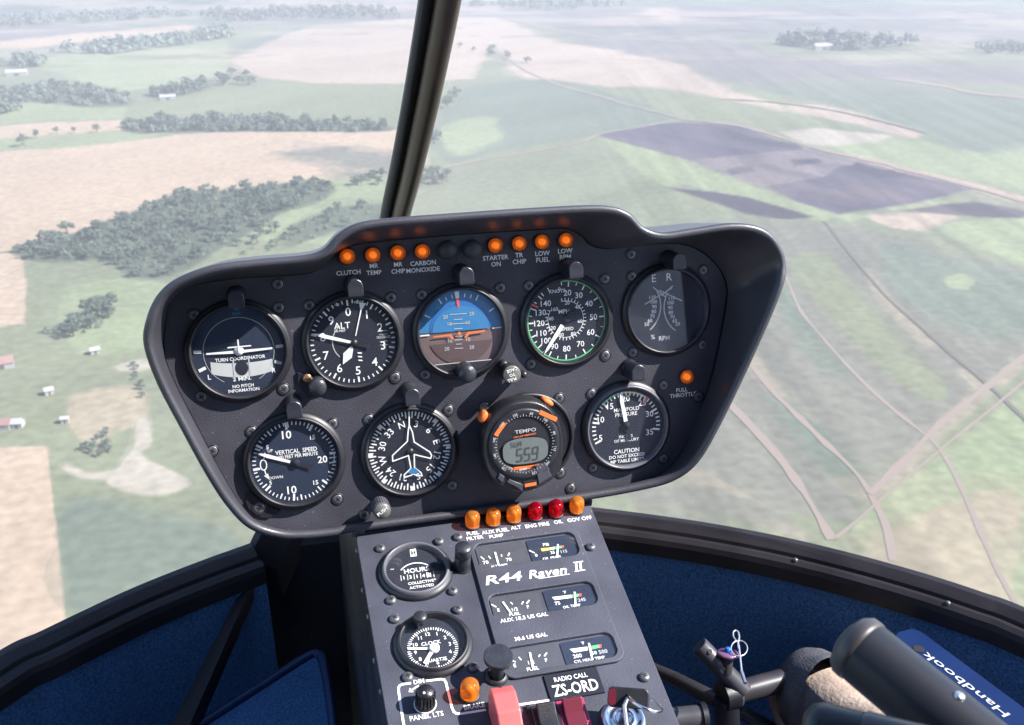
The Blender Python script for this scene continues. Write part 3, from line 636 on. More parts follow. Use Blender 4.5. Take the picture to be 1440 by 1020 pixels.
# haze: even pale air round the aircraft and the land
hz = MB(); hz.lathe([(15200, GZ - 1), (15200, 1.4)], 48, smooth=False); hz.disc(15200, GZ - 1, seg=48)
hm = bpy.data.materials.new("pale_air"); hm.use_nodes = True; nt = hm.node_tree; nt.nodes.remove(nt.nodes["Principled BSDF"])
pv = nt.nodes.new("ShaderNodeVolumePrincipled"); pv.inputs["Color"].default_value = (.64, .645, .71, 1); pv.inputs["Density"].default_value = HAZE = 2.35e-4; pv.inputs["Anisotropy"].default_value = 0
nt.links.new(pv.outputs[0], nt.nodes["Material Output"].inputs["Volume"])
structure(obj("haze", hz, hm, fix=True), "stuff")

# ------------------------------------------------------------------ nose of the cabin: window frame, pillar, panes, carpet
ZB = -.34
# outer top edge of the lower window frame, traced on the level of the sill and carried round to the sides
LB = [hitz(x, y, ZB) for x, y in [(356, 768), (328, 778), (300, 788), (240, 811), (180, 836), (120, 864), (60, 893), (0, 922)]]
LBx = [LB[-1] + Vector((-.070, -.090, 0)), LB[-1] + Vector((-.125, -.25, 0)), LB[-1] + Vector((-.15, -.55, 0))]
RBp = [hitz(x, y, ZB) for x, y in [(800, 716), (840, 719), (920, 729), (1000, 741), (1100, 760), (1200, 784), (1300, 812), (1380, 838), (1440, 860)]]
RBx = [RBp[-1] + Vector((.07, -.13, 0)), RBp[-1] + Vector((.10, -.30, 0)), RBp[-1] + Vector((.11, -.60, 0))]
PILp = [Vector((0, .37, .006)), Vector((0, .262, .088)), Vector((0, .165, .166)), Vector((0, .10, .222)), Vector((0, .045, .272)), Vector((0, -.06, .372)), Vector((0, -.2, .48)), Vector((0, -.45, .60))]
NOSE = Vector((0, .43, -.06))
def left_curve(): return [Vector(p) for p in spline([tuple(p) for p in LB + LBx], 8)]
def right_curve(): return [Vector(p) for p in spline([tuple(p) for p in RBp + RBx], 8)]
LC, RC = left_curve(), right_curve()
CEN = Vector((0, -.5, ZB))
def inward(c, i):
    t = (c[min(i + 1, len(c) - 1)] - c[max(i - 1, 0)]).normalized(); n = Vector((-t.y, t.x, 0))
    return (n if n.dot(CEN - c[i]) > 0 else -n).normalized()
PROF = [(-.010, -.05), (-.010, -.004), (-.006, .0015), (.0, .0), (.010, -.008), (.012, -.013), (.015, -.010), (.022, -.0085), (.027, -.012), (.0295, -.018), (.031, -.033), (.025, -.036)]
def frame_bar(c, name, parent):
    rows = []
    for i, p in enumerate(c):
        n = inward(c, i); rows.append([p + n * (a + .0005) + ZUP * h for a, h in PROF])
    f = MB(); f.grid(rows, smooth=False); 
    f.add(rows[0], [tuple(range(len(PROF)))]); f.add(rows[-1], [tuple(range(len(PROF)))])
    o = obj(name, f, M['frame'], parent, fix=True)
    return o
wf = thing("helicopter", "helicopter nose seen from inside: black window frame, centre pillar, clear windshield, blue carpet", "helicopter")
frame_bar(LC, "sill_bar", wf); frame_bar(RC, "sill_bar", wf)
for a, nm in ((LC[0], "keel_strut"), (RC[0], "keel_strut")):
    st = MB(); d = NOSE - a; side = Vector((1 if a.x < 0 else -1, 0, 0)); A0 = a + Vector((0, 0, -.012))
    for p in (0, 1):
        pass
    prof = [(-.012, 0), (.0, .006), (.012, 0), (.03, -.012), (.034, -.05), (-.012, -.05)]
    rows = [[A0 + d * t + side * u + ZUP * w_ for u, w_ in prof] for t in (-.03, .5, 1)]
    st.grid(rows, smooth=False, closed=True); st.add(rows[0], [tuple(range(6))]); st.add(rows[-1], [tuple(range(6))])
    obj(nm, st, M['frame'], wf, fix=True)
for fr, y in ((.55, 0), (.84, 0)):
    p = RC[int(len(RC) * fr * .7)]; n = inward(RC, int(len(RC) * fr * .7)); q = p + n * .022 - ZUP * .0085
    sc = MB(); sc.lathe([(.0028, -.002), (.0028, .001), (.002, .0022), (0, .0026)], 14, M4=Matrix.Translation(q), caps=False); obj("rivet", sc, M['screw'], wf)
# centre pillar
pc = [Vector(p) for p in spline([tuple(p) for p in [NOSE] + PILp], 6)]
def sweep(c, prof, closed=True):
    rows = []
    for i, p in enumerate(c):
        t = (c[min(i + 1, len(c) - 1)] - c[max(i - 1, 0)]).normalized(); sx = Vector((1, 0, 0)); nn = sx.cross(t).normalized()
        if nn.y > 0: nn = -nn          # towards the cabin
        rows.append([p + sx * a + nn * b_ for a, b_ in prof])
    m = MB(); m.grid(rows, closed=closed); m.add(rows[0], [tuple(range(len(prof)))]); m.add(rows[-1], [tuple(range(len(prof)))])
    return m
tubeprof = [(.0102 * math.cos(2 * math.pi * k / 24), .010 + .0135 * math.sin(2 * math.pi * k / 24)) for k in range(24)]
pl = obj("centre_pillar", sweep(pc, tubeprof), M['pillar'], wf, fix=True)
obj("rubber_seal", sweep(pc, [(-.0205, -.004), (-.0205, .003), (-.0175, .006), (-.0095, .006), (-.0095, -.004)]), M['seal'], pl, fix=True)
obj("rubber_seal", sweep(pc, [(.0095, -.004), (.0095, .005), (.0110, .005), (.0116, .002), (.0116, -.004)]), M['seal'], pl, fix=True)
# two curved acrylic panes from the frame up to the roof edge
def resample(c, n):
    L = [0]
    for i in range(1, len(c)): L.append(L[-1] + (c[i] - c[i - 1]).length)
    out = []; k = 0
    for j in range(n):
        d = L[-1] * j / (n - 1)
        while k < len(c) - 2 and L[k + 1] < d: k += 1
        out.append(c[k].lerp(c[k + 1], min(1, (d - L[k]) / max(L[k + 1] - L[k], 1e-9))))
    return out
def pane(c, label):
    sgn = 1 if c[-1].x > 0 else -1
    low = resample([Vector(p) for p in spline([tuple(NOSE + Vector((.008 * sgn, .004, 0))), tuple(NOSE * .5 + c[0] * .5 + Vector((0, .01, 0)))] + [tuple(p + inward(c, i) * .004 + ZUP * .001) for i, p in enumerate(c)][::4], 4)], 44)
    pil = resample(pc, 19); dv = [pil[j] - pil[0].lerp(pil[-1], j / 18) for j in range(19)]
    rows = [[] for _ in range(19)]
    for i, p in enumerate(low):
        s_ = i / 43; a = s_ * 1.30
        top = Vector((sgn * (.008 + .56 * math.sin(a)), -.45 - .2 * (1 - math.cos(a)), .60 - .05 * s_)); h = Vector((p.x - top.x * .3, p.y + .5, 0)).normalized()
        for j in range(19):
            d = dv[j]; m_ = math.hypot(d.x, d.y); k = min(1, s_ * 2.2); k = 3 * k * k - 2 * k ** 3
            rows[j].append(p.lerp(top, j / 18) + h * (m_ + .25 * k * math.sin(math.pi * j / 18)) + ZUP * d.z)
    m = MB(); m.grid(rows); obj("windshield_pane", m, M['pane'], wf)
pane(LC, ""); pane(RC, "")
# carpet lining of the nose bowl
def lining(c, label):
    rows = []
    for a, h in [(.027, -.024), (.030, -.07), (.034, -.14), (.042, -.22), (.060, -.28), (.10, -.312), (.15, -.318)]:
        rows.append([p + inward(c, i) * a + ZUP * h + Vector((0, 0, .004 * math.sin(i * .7 + a * 30))) for i, p in enumerate(c)])
    m = MB(); m.grid(rows); obj("carpet_lining", m, M['carpet'], wf, fix=True)
lining(LC, "dark blue carpet lining the left footwell below the window frame")
lining(RC, "dark blue carpet lining the right footwell below the window frame")
fl = MB(); fl.box(-.62, .62, -1.3, .22, -.70, -.655); obj("cabin_floor", fl, M['carpet'], wf)
sh = MB()   # outer skin below the frame, front bulkhead
for c in (LC, RC):
    sh.grid([[p - inward(c, i) * .012 + ZUP * h + inward(c, i) * a for i, p in enumerate(c)] for a, h in [(0, -.045), (.01, -.2), (.06, -.33), (.14, -.38)]])
sh.add([LC[0] + Vector((0, .02, -.02)), RC[0] + Vector((0, .02, -.02)), NOSE + Vector((0, .04, -.05)), LC[0] + Vector((0, 0, -.4)), RC[0] + Vector((0, 0, -.4))], [(0, 1, 2), (0, 3, 4, 1)])
obj("nose_skin", sh, M['side'], wf, fix=True)
# the cabin behind and above the viewer: roof, rear wall, door post, pilot's seat (they shade and mirror in the gauges)
rf = MB(); rf.box(-.64, .64, -1.75, -.46, .60, .64, bev=.01); obj("roof", rf, M['lining'], wf)
rf = MB(); rf.box(-.64, .64, -1.79, -1.75, -.70, .64); obj("rear_bulkhead", rf, M['lining'], wf)
for sgn in (-1, 1):
    rf = MB(); rf.box(sgn * .63 - .012, sgn * .63 + .012, -1.75, -.66, -.70, -.20); obj("door", rf, M['lining'], wf)
    rf = MB(); rf.box(sgn * .63 - .010, sgn * .63 + .010, -1.75, -.92, -.199, .599); obj("added_glare_panel", rf, M['lining'], wf)  # unseen, added to keep outside glare out of the rpm glass
    rf = MB(); rf.box(sgn * .63 - .02, sgn * .63 + .02, -1.55, -1.47, -.19, .60); obj("door_post", rf, M['frame'], wf)
ps = thing("unseen_pilot_seat", "grey upholstered pilot seat on the right, behind the view", "seat", Matrix.Translation((.36, -.66, -.70)))  # unseen seat, set and coloured for its reflection in the rpm glass
rf = MB(); rf.box(-.22, .22, -.25, .25, .20, .34, bev=.03); obj("cushion", rf, M['seat'], ps)
rf = MB(); rf.box(-.22, .22, -.38, -.26, .30, .98, bev=.03); obj("backrest", rf, M['seat'], ps)
rf = MB(); rf.box(-.20, .20, -.24, .22, .0, .195); obj("base", rf, M['side'], ps)
# trim bar across the left footwell
tb = MB(); a0 = hitz(352, 822, -.374); a1 = hitz(252, 1032, -.455); dd = (a1 - a0).normalized(); up_ = ZUP; sx = dd.cross(ZUP).normalized(); nn = sx.cross(dd).normalized()
rows = [[p + sx * a * k + nn * b_ for a, b_ in [(-.013, .0), (-.011, .006), (.012, .004), (.016, -.012), (-.013, -.012)]] for p, k in ((a0, .42), (a0.lerp(a1, .5), .7), (a1, .95), (a1 + dd * .08, 1.0))]
tb.grid(rows, smooth=False, closed=True); tb.add(rows[0], [tuple(range(5))]); obj("trim_bar", tb, M['frame'], wf, fix=True)
# blue piped pocket on the left floor
pk = thing("carpet_pocket", "blue piped fabric panel lying in the left footwell beside the console", "floor panel")
q = [hitz(x, y, -.46) for x, y in [(215, 1062), (300, 1008), (372, 962), (432, 924), (446, 921), (454, 930), (464, 985), (474, 1075)]]
f = MB(); cq = [p - ZUP * .001 for p in q]; f.add(cq + [p - ZUP * .03 for p in cq], [tuple(range(8))] + [(i, (i + 1) % 8, (i + 1) % 8 + 8, i + 8) for i in range(8)]); obj("fabric", f, M['carpet'], pk, fix=True)
f = MB(); f.tube([Vector(p) for p in spline([tuple(p) for p in q], 6)], .0055, 10); obj("piping", f, M['piping'], pk)

# ------------------------------------------------------------------ instrument panel: hood, face, screws, lettering
# (lip x, lip y, lip height, face x, face y)
HP = [(202, 485, .036, 232, 500), (206, 447, .040, 233, 455), (222, 414, .041, 240, 426), (250, 391, .043, 262, 406), (300, 373, .045, 295, 397), (360, 365, .045, 352, 391),
 (428, 359, .045, 428, 386), (455, 350, .045, 452, 376), (474, 330, .045, 468, 360), (500, 315, .045, 490, 348), (540, 308, .045, 525, 341), (640, 300, .045, 640, 331), (760, 292, .045, 765, 323),
 (848, 289, .045, 796, 322), (884, 299, .045, 816, 331), (905, 319, .045, 832, 346), (932, 327, .045, 855, 350), (970, 322, .045, 900, 346), (1030, 314, .046, 945, 343), (1070, 320, .046, 978, 350),
 (1094, 340, .047, 1006, 372), (1105, 372, .048, 1021, 402), (1098, 412, .052, 1018, 440), (1058, 505, .046, 1001, 524), (1012, 600, .036, 977, 597), (982, 650, .028, 953, 642), (950, 675, .021, 924, 668), (908, 688, .015, 888, 680),
 (826, 703, .010, 826, 695), (655, 727, .008, 655, 719), (500, 748, .010, 500, 740), (470, 754, .011, 470, 745), (430, 758, .012, 430, 748), (392, 757, .013, 394, 745), (350, 743, .017, 360, 732), (318, 711, .021, 334, 702), (288, 665, .026, 309, 660), (254, 603, .030, 280, 604), (221, 540, .033, 249, 544)]
ip = thing("instrument_panel", "black hooded instrument panel with two rows of round gauges", "instrument panel", PAN.mat())
lip = spline([(*PAN.loc(a, b_, h), h) for a, b_, h, _, _ in HP], 6, True); fac = spline([(*PAN.loc(x, y), 0) for *_, x, y in HP], 6, True)
N = len(lip)
cxy = np.array([0, -.03])
def outv(P):
    out = []
    for i in range(len(P)):
        t = P[(i + 2) % len(P)][:2] - P[i - 2][:2]; n = np.array([-t[1], t[0]]); n /= np.linalg.norm(n) + 1e-12; out.append(n)   # clockwise outline: left normal is outward
    return out
on = outv(lip)
rows = []
def row(fn): rows.append([Vector(fn(i)) for i in range(N)])
def mixp(i, t, inn, dz=0):
    a = fac[i]; b_ = lip[i]; p = a * (1 - t) + b_ * t; return (p[0] - on[i][0] * inn, p[1] - on[i][1] * inn, p[2] + dz)
row(lambda i: (fac[i][0] + on[i][0] * .0006, fac[i][1] + on[i][1] * .0006, .0012)); row(lambda i: mixp(i, .12, .0012, .0005)); row(lambda i: mixp(i, .5, .0045)); row(lambda i: mixp(i, .94, .0070, -.001)); row(lambda i: mixp(i, 1, .0062, .0012)); row(lambda i: mixp(i, 1, .0045, .0026)); row(lambda i: mixp(i, 1, .0018, .0024)); row(lambda i: mixp(i, 1, 0, .0004)); row(lambda i: mixp(i, 1, 0, -.004))
def back(i, t, z):
    p = lip[i]; return (cxy[0] + (p[0] - cxy[0]) * t, cxy[1] + (p[1] - cxy[1]) * t, z)
row(lambda i: back(i, .965, -.02)); row(lambda i: back(i, .90, -.085)); row(lambda i: back(i, .75, -.11)); row(lambda i: back(i, .05, -.115))
hb = MB(); hb.grid(rows, closed=True); obj("hood", hb, M['hood'], ip, fix=True)
fpl = plate("face_plate", [[(p[0], p[1]) for p in fac]], -.002, 0.0, M['paint'], ip, .0002)
def screw_mesh(flush):
    s = MB()
    if flush: s.lathe([(.0062, -.0004), (.0060, .0006), (.0050, .0004), (.0046, -.0002 + .0003)], 24, mi=0, caps=False); s.lathe([(.0046, .0003), (.0041, .0008), (.0030, .0010), (0, .0011)], 24, mi=1, caps=False)
    else: s.lathe([(.0052, 0), (.0052, .0016), (.0046, .0030), (.0032, .0039), (0, .0042)], 24, mi=1, caps=False)
    z = .00125 if flush else .0043
    a = random.uniform(0, 90)
    for k in (0, 90):
        m4 = Matrix.Rotation(R(a + k), 4, 'Z'); s.box(-.0025, .0025, -.0006, .0006, z - .0008, z, 2, m4)
    return s.mesh("screw", [M['bezel'], M['screw'], M['screwd']])
PS = [screw_mesh(True) for _ in range(4)]; CS = [screw_mesh(False) for _ in range(4)]
SCL = Matrix.Diagonal((.86, .86, .8, 1))
for i, (x, y) in enumerate([(273, 443), (391, 400), (392, 433), (435, 430), (550, 419), (556, 531), (399, 547), (283, 558), (299, 634), (354, 607), (468, 596), (475, 702), (519, 590), (512, 724), (593.5, 415), (704, 405), (744, 402),
    (851, 392.5), (851.5, 500), (747, 512), (598, 527), (888, 358), (889, 389), (989, 380), (988, 485), (890, 496), (933, 542), (832, 554), (631, 577), (681, 572), (786.5, 560), (788, 665), (803, 687), (636, 683), (834, 658), (933, 645), (982, 558)]):
    put("screw", PS[i % 4], ip, Matrix.Translation((*PAN.loc(x, y), 0.0003)) @ SCL)
lt = MB()
def ptext(mb, fr, n, st, x, y, cap, **k):
    u, v = fr.loc(x, y, n); mb.text(st, u, v, cap * fr.mpp(x, y, n), n, **k)
for st, x, y in [("CLUTCH", 490, 383.5), ("MR", 526, 374), ("TEMP", 526, 383.5), ("MR", 560, 372), ("CHIP", 560, 381.5), ("CARBON", 595, 370), ("MONOXIDE", 595, 379.5), ("STARTER", 697, 362.5), ("ON", 697.5, 371.5), ("TR", 730, 359), ("CHIP", 730.5, 368), ("LOW", 763, 356.5), ("FUEL", 763.5, 365.5), ("LOW", 795, 353), ("RPM", 795, 361.5), ("FULL", 959, 548.5), ("THROTTLE", 960.5, 555.5)]:
    ptext(lt, PAN, .0004, st, x, y, 6.2 if y < 500 else 5.2, bold=True)
obj("lettering", lt, M['white'], fpl)

# ------------------------------------------------------------------ warning lamps
def lamp_meshes(h, lens):
    b = MB(); b.lathe([(.0076, 0), (.0076, .0012), (.0071, .0020), (.0066, .0020)], 28, caps=False); b.disc(.0066, .0004, seg=28, mi=1)
    l = MB(); 
    if h < .01: l.lathe([(.0068, .0008), (.0068, .0036), (.0064, .0046), (.0057, .0050), (.0052, .0042), (.0049, .0050), (.0043, .0070), (.0028, .0085), (0, .0089)], 36, caps=False)
    else: l.lathe([(.0068, .0008), (.0066, .0035), (.0066, h * .62), (.0060, h * .82), (.0046, h * .94), (.0024, h * .99), (0, h)], 32, caps=False)
    c = MB(); c.lathe([(.0034, .001), (.0034, h * .45), (.0022, h * .62), (0, h * .66)], 16, caps=False)
    return b.mesh("collar", [M['bezel'], M['bulb']]), l.mesh("lens", lens), c.mesh("bulb", M['bulb'])
LMS = lamp_meshes(.0088, M['amber']); LMT = lamp_meshes(.0155, M['amber']); LMR = lamp_meshes(.0155, M['redl'])
_b = MB(); _b.lathe([(.0030, .001), (.0030, .0045), (.0020, .0062), (0, .0066)], 16, caps=False); LITB = _b.mesh("bulb", M['litbulb'])
def lamp(fr, x, y, ms, label, group, k=1.0):
    n = .0; u, v = fr.loc(x, y, n)
    if fr is PAN: u, v = fr.loc(x, y - 4.5)
    t = thing("warning_lamp", label, "warning lamp", fr.mat(u, v, .0002) @ Matrix.Diagonal((k, k, k, 1)), group)
    put("collar", ms[0], t); put("lens", ms[1], t); put("bulb", LITB if fr is PAN else ms[2], t)
for x, y, w in [(488, 365, "CLUTCH"), (524, 363, "MR TEMP"), (559, 360, "MR CHIP"), (593.5, 358, "CARBON MONOXIDE"), (696, 349.5, "STARTER ON"), (729.5, 347, "TR CHIP"), (761.5, 344.5, "LOW FUEL"), (795, 342, "LOW RPM"), (964.5, 534, "FULL THROTTLE")]:
    lamp(PAN, x, y, LMS, f"amber dome warning lamp above the word {w.split()[0]} {' '.join(w.split()[1:])}".strip(), "amber warning lamps on the instrument panel", .92)
for x, y, lb in [(629, 352, "black blank lamp cover right of the CARBON MONOXIDE lamp"), (664, 350.5, "black blank lamp cover left of the STARTER ON lamp")]:
    b = MB(); b.lathe([(.0082, 0), (.0080, .002), (.0066, .0052), (.0036, .0068), (0, .0072)], 28, caps=False)
    tag(obj("blanking_cap", b, M['grey'], None, PAN.mat(*PAN.loc(x, y), .0002)), lb, "blanking cap", "blank covers in the upper lamp row")
# ------------------------------------------------------------------ eyebrow lamps over the gauges
def eyebrow_mesh(L=.026):
    w, h = .0062, .0070; prof = [(-w, -h)] + [(w * math.cos(a), .001 + w * math.sin(a)) for a in [math.pi * k / 14 for k in range(14, -1, -1)]] + [(w, -h)]
    m = MB(); m.prism(prof, .0, L, 0, bev=.0007)
    for i in range(5): m.box(-w * .8 + i * w * .36, -w * .62 + i * w * .36, -h - .0004, -h + .0012, L * .8, L - .0002, 1)
    f = MB(); f.lathe([(.0080, 0), (.0078, .0025), (.0066, .004)], 24, caps=False)
    return m.mesh("shade", [M['cap'], M['screwd']]), f.mesh("flange", M['bezel'])
EY = eyebrow_mesh()
def eyebrow(x, y, label, fr=PAN, L=.026):
    u, v = fr.loc(x, y, L); t = thing("gauge_lamp", label, "gauge lamp", fr.mat(u, v, 0), "small black lamps standing over the gauges")
    put("shade", EY[0], t); put("flange", EY[1], t)
for x, y, w in [(332, 421, "turn coordinator"), (500, 405.5, "altimeter"), (656.5, 388.5, "attitude indicator"), (810.5, 380, "airspeed indicator"), (956.5, 368, "twin needle rpm gauge"), (414, 577, "vertical speed indicator"), (580.5, 559, "heading indicator with the aircraft outline"), (898.5, 525, "manifold pressure gauge")]:
    eyebrow(x, y, f"short black lamp sticking out above the {w}")

# ------------------------------------------------------------------ round gauges of the panel
RB = .0426
class Gauge:
    def __init__(s, name, label, cat, x, y, r=RB, fr=PAN, dial='dial', lift=0, bez='bezel', lightrim=False, zd=.0012):
        s.fr = fr; s.zb = .004; s.u, s.v = fr.loc(x, y, s.zb); s.r = r; s.zd = zd; s.x, s.y = x, y
        s.t = thing(name, label, cat, fr.mat(s.u, s.v, lift)); s.lift = lift
        b = MB(); k = r / RB
        b.lathe([(r, -.0005), (r, .0022), (r - .0012, .0034), (r - .0028, .0044)], 72, caps=False, mi=0)
        b.lathe([(r - .0028, .0044), (r - .0036, .0064), (r - .0046, .0072), (r - .0056, .0066), (r - .0062, .0046), (r - .0064, zd - .0002)], 72, caps=False, mi=1 if lightrim else 0)
        obj("bezel", b, [M['bezel'], M['bezelgrey']], s.t); s.ri = r - .0063
        d = MB(); d.disc(s.ri + .0004, zd, seg=64); s.dial = obj("dial", d, M[dial], s.t)
        s.mk = MB(); s.mm = [M['white'], M['green'], M['yellow'], M['red'], M['whitesoft'], M['orange']]
        s.z = zd + .0003
        s.k = fr.mpp(x, y, zd + lift)
    def L(s, x, y):
        u, v = s.fr.loc(x, y, s.zd + s.lift); return u - s.u, v - s.v
    def T(s, st, x, y, cap, **k): k.setdefault('bold', False); s.mk.text(st, *s.L(x, y), cap * s.k, s.z, **k)
    def N(s, st, a, rr, cap, rot=0, **k): a = R(a); k.setdefault('bold', False); s.mk.text(st, rr * math.sin(a), rr * math.cos(a), cap * s.k, s.z, rot=rot, **k)
    def done(s, needle=None, glass=True, hub=True):
        obj("markings", s.mk, s.mm, s.dial)
        if glass:
            g_ = MB(); g_.disc(s.ri + .0002, .0052, seg=48); obj("glass", g_, M['glassr' if s.t.name.startswith('rpm') else 'glass'], s.t)
    def needle(s, mb, mats=None, name="needle"): obj(name, mb, mats or M['white'], s.t)

# turn coordinator
G = Gauge("turn_coordinator", "round dark turn coordinator with white aeroplane silhouette, leftmost in the top row", "gauge", 336, 495, .0432, dial='dial2')
r = G.ri
b = MB(); n_ = 30
up = [(-.024, -.0085), (.023, -.0080)]
x0, y0 = G.L(296, 512); x1, y1 = G.L(383, 507)
arc = lambda yo, sag: [(x0 + (x1 - x0) * i / 20, y0 + (y1 - y0) * i / 20 + yo - sag * 4 * (i / 20) * (1 - i / 20)) for i in range(21)]
b.poly(arc(.0015, .0022) + arc(-.0085, .0040)[::-1], G.z)
obj("float_tube", b, M['cream'], G.t)
b = MB(); cx_, cy_ = G.L(340, 517.5); b.poly([(cx_ + .0052 * math.cos(a) * 1.0, cy_ + .0062 * math.sin(a)) for a in [k * math.pi / 14 for k in range(28)]], G.z + .0002); obj("ball", b, M['dial'], G.t)
for dx in (-.0062, .0062): G.mk.line((cx_ + dx, cy_ + .007), (cx_ + dx, cy_ - .007), .0011, G.z + .0003, 4)
G.z += .0002
G.mk.ring(r * .755, r * .765, G.z, -150, 150, mi=4)
for a, mi in [(-86, 0), (88, 4), (-112, 0), (112, 4)]: G.mk.tick(a, r * .80, r * .965, .0026, G.z, mi=mi)
G.T("TURN COORDINATOR", 338, 504, 5, bold=True, sx=.95); G.T("2 MIN.", 340.5, 532.5, 5.5, bold=True, sx=1.2); G.T("NO PITCH", 342, 542.5, 4.6, bold=True); G.T("INFORMATION", 343, 548.5, 4.6, bold=True)
G.T("L", 294.5, 530.5, 7, bold=True); G.T("R", 385, 520.5, 7, bold=True); G.mm[4:5] = [M['whitesoft']]
G.mm.append(M['blue']); G.T("DC", 333, 435, 4, mi=6); G.T("ELEC", 333, 441, 4, mi=6)
G.done()
b = MB(); z = G.z + .0012
cx_, cy_ = G.L(335.5, 493); b.add([(*G.L(290, 496.5), z), (*G.L(383, 488), z), (*G.L(383, 490.5), z), (*G.L(340, 496), z), (*G.L(332, 496.8), z), (*G.L(290, 498.5), z)], [(0, 1, 2, 3, 4, 5)])
b.lathe([(.0040, z - .0004), (.0040, z + .0003), (0, z + .0006)], 20, c=(cx_, cy_), caps=False)
b.line(G.L(320, 488.5), G.L(353, 485.5), .0010, z + .0008); b.line(G.L(336, 493), G.L(334.5, 477), .0011, z + .0011)
G.needle(b, name="aeroplane_pointer")

# altimeter
G = Gauge("altimeter", "round altimeter with digits nought to nine and three white hands", "gauge", 497, 481, .0430)
r = G.ri
for i in range(50):
    a = i * 7.2 - 4; G.mk.tick(a, r * (.83 if i % 5 == 0 else .88), r * .96, .0015 if i % 5 == 0 else .0010, G.z)
for i in range(10): G.N(str(i), i * 36 - 5, r * .69, 12)
G.T("ALT", 481, 458, 9); G.T("100 FEET", 478, 465.5, 3); G.T("100", 474, 428.5, 3.5); G.T("FEET", 503, 425, 3.5)
G.mk.ring(r * .455, r * .475, G.z, -135, -35, mi=4)
kx, ky = G.L(540, 475)
for i in range(5): G.mk.line((kx - .004, ky - .006 + i * .003), (kx + .003, ky - .006 + i * .003), .0004, G.z, 4)
G.T("SETTING", 539, 474, 3.5, mi=4)
G.done()
b = MB(); z = G.z; p = G.L(498, 482)
def hand(mb, c, a, pts, z, mi=0):
    """outline points (across, along) turned by a degrees clockwise"""
    a = R(a); d = (math.sin(a), math.cos(a)); t = (math.cos(a), -math.sin(a))
    mb.add([(c[0] + t[0] * q[0] + d[0] * q[1], c[1] + t[1] * q[0] + d[1] * q[1], z) for q in pts], [tuple(range(len(pts)))], mi)
hand(b, p, 16, [(-.0004, .006), (.0004, .006), (.0005, .028), (.0030, .0345), (-.0030, .0345), (-.0005, .028)], z + .0006)
hand(b, p, 212, [(-.0012, .004), (.0012, .004), (.0040, .012), (0, .0205), (-.0040, .012)], z + .0010)
hand(b, p, 288, [(-.0011, .002), (.0011, .002), (.0016, .026), (0, .0365), (-.0016, .026)], z + .0016)
hand(b, p, 108, [(-.0010, 0), (.0010, 0), (.0015, .010), (.0022, .0125), (0, .0142), (-.0022, .0125), (-.0015, .010)], z + .0015, 1)
for k in range(3): hand(b, p, 160, [(-.002 + k * .001, .010 + k * .003), (.001 + k * .001, .0085 + k * .003), (.001 + k * .001, .0098 + k * .003), (-.002 + k * .001, .0113 + k * .003)], z + .0004)
b.lathe([(.0030, z), (.0030, z + .0022), (0, z + .0026)], 20, c=p, mi=1, caps=False)
G.needle(b, [M['white'], M['bezel']], "hands")
def knob(mb, c, r, h, z0=0, mi=0, ridges=0):
    mb.lathe([(r * .55, z0), (r * .55, z0 + h * .3), (r, z0 + h * .32), (r, z0 + h * .93), (r * .9, z0 + h), (0, z0 + h)], 32, c=c, mi=mi, caps=False)
kb = MB(); u, v = PAN.loc(447, 546, .022); knob(kb, (u - G.u, v - G.v), .0073, .022); obj("setting_knob", kb, M['cap'], G.t)
lg = MB(); u, v = PAN.loc(440, 541); u2, v2 = PAN.loc(432, 531); lg.prism([(u - G.u - .012, v - G.v + .012), (u - G.u - .012, v - G.v + .002), (u - G.u - .003, v - G.v - .011), (u - G.u + .010, v - G.v - .008), (u - G.u + .014, v - G.v + .006)], -.0003, .0024, bev=.0006); obj("knob_lug", lg, M['bezel'], G.t)
sc = MB(); sc.lathe([(.0040, .002), (.0040, .0038), (.003, .0048), (0, .005)], 20, c=(u2 - G.u, v2 - G.v), caps=False); sc.box(u2 - G.u - .0032, u2 - G.u + .0032, v2 - G.v - .0004, v2 - G.v + .0004, .0046, .0052, 1); obj("brass_screw", sc, [M['brass'], M['screwd']], G.t)

# attitude indicator
G = Gauge("attitude_indicator", "attitude indicator with blue sky and brown earth, middle of the top row", "gauge", 649, 467, .0425, dial='brown')
r = G.ri; z = G.z
hy = lambda x: 0.0005 + .035 * x
b = MB(); a0 = math.asin(.0)
pts = [(r * math.cos(R(a)), r * math.sin(R(a))) for a in range(2, 179, 4)]; b.poly(pts, z); obj("sky_sector", b, M['blue'], G.t)
b = MB(); ri = r * .74
b.poly([(ri * math.cos(R(a)), ri * math.sin(R(a)) * .98 + .001) for a in range(4, 181, 4)], z + .0003)
b.poly([(ri * 1.08 * math.cos(R(a)), ri * 1.08 * math.sin(R(a)) + .0005) for a in range(200, 341, 4)], z + .0003, 1); obj("ball", b, [M['blued'], M['brownd']], G.t)
b = MB(); b.poly([(ri * .93 * math.cos(R(a)), ri * .80 * math.sin(R(a)) + .0008) for a in range(0, 181, 6)], z + .0006); obj("ball", b, M['blue'], G.t)
G.z = z + .0009
for a in (-60, -30, -20, -10, 10, 20, 30, 60): G.mk.tick(a - 1, r * .82, r * (.96 if a % 30 == 0 else .91), .0010 if abs(a) > 25 else .0008, G.z)
G.mk.tick(-3, r * .80, r * .96, .0030, G.z, w1=.004); G.mk.tick(-3, r * .60, r * .79, .0022, G.z, mi=3)
for a in (-91, 89): G.mk.tick(a, r * .76, r * .98, .0010, G.z)
for i, (y, w) in enumerate([(441.5, 24), (449, 12), (455, 26), (462, 12)]):
    G.mk.line(G.L(644 - w / 2, y + w * .03), G.L(644 + w / 2, y - w * .03), .0006, G.z, 4)
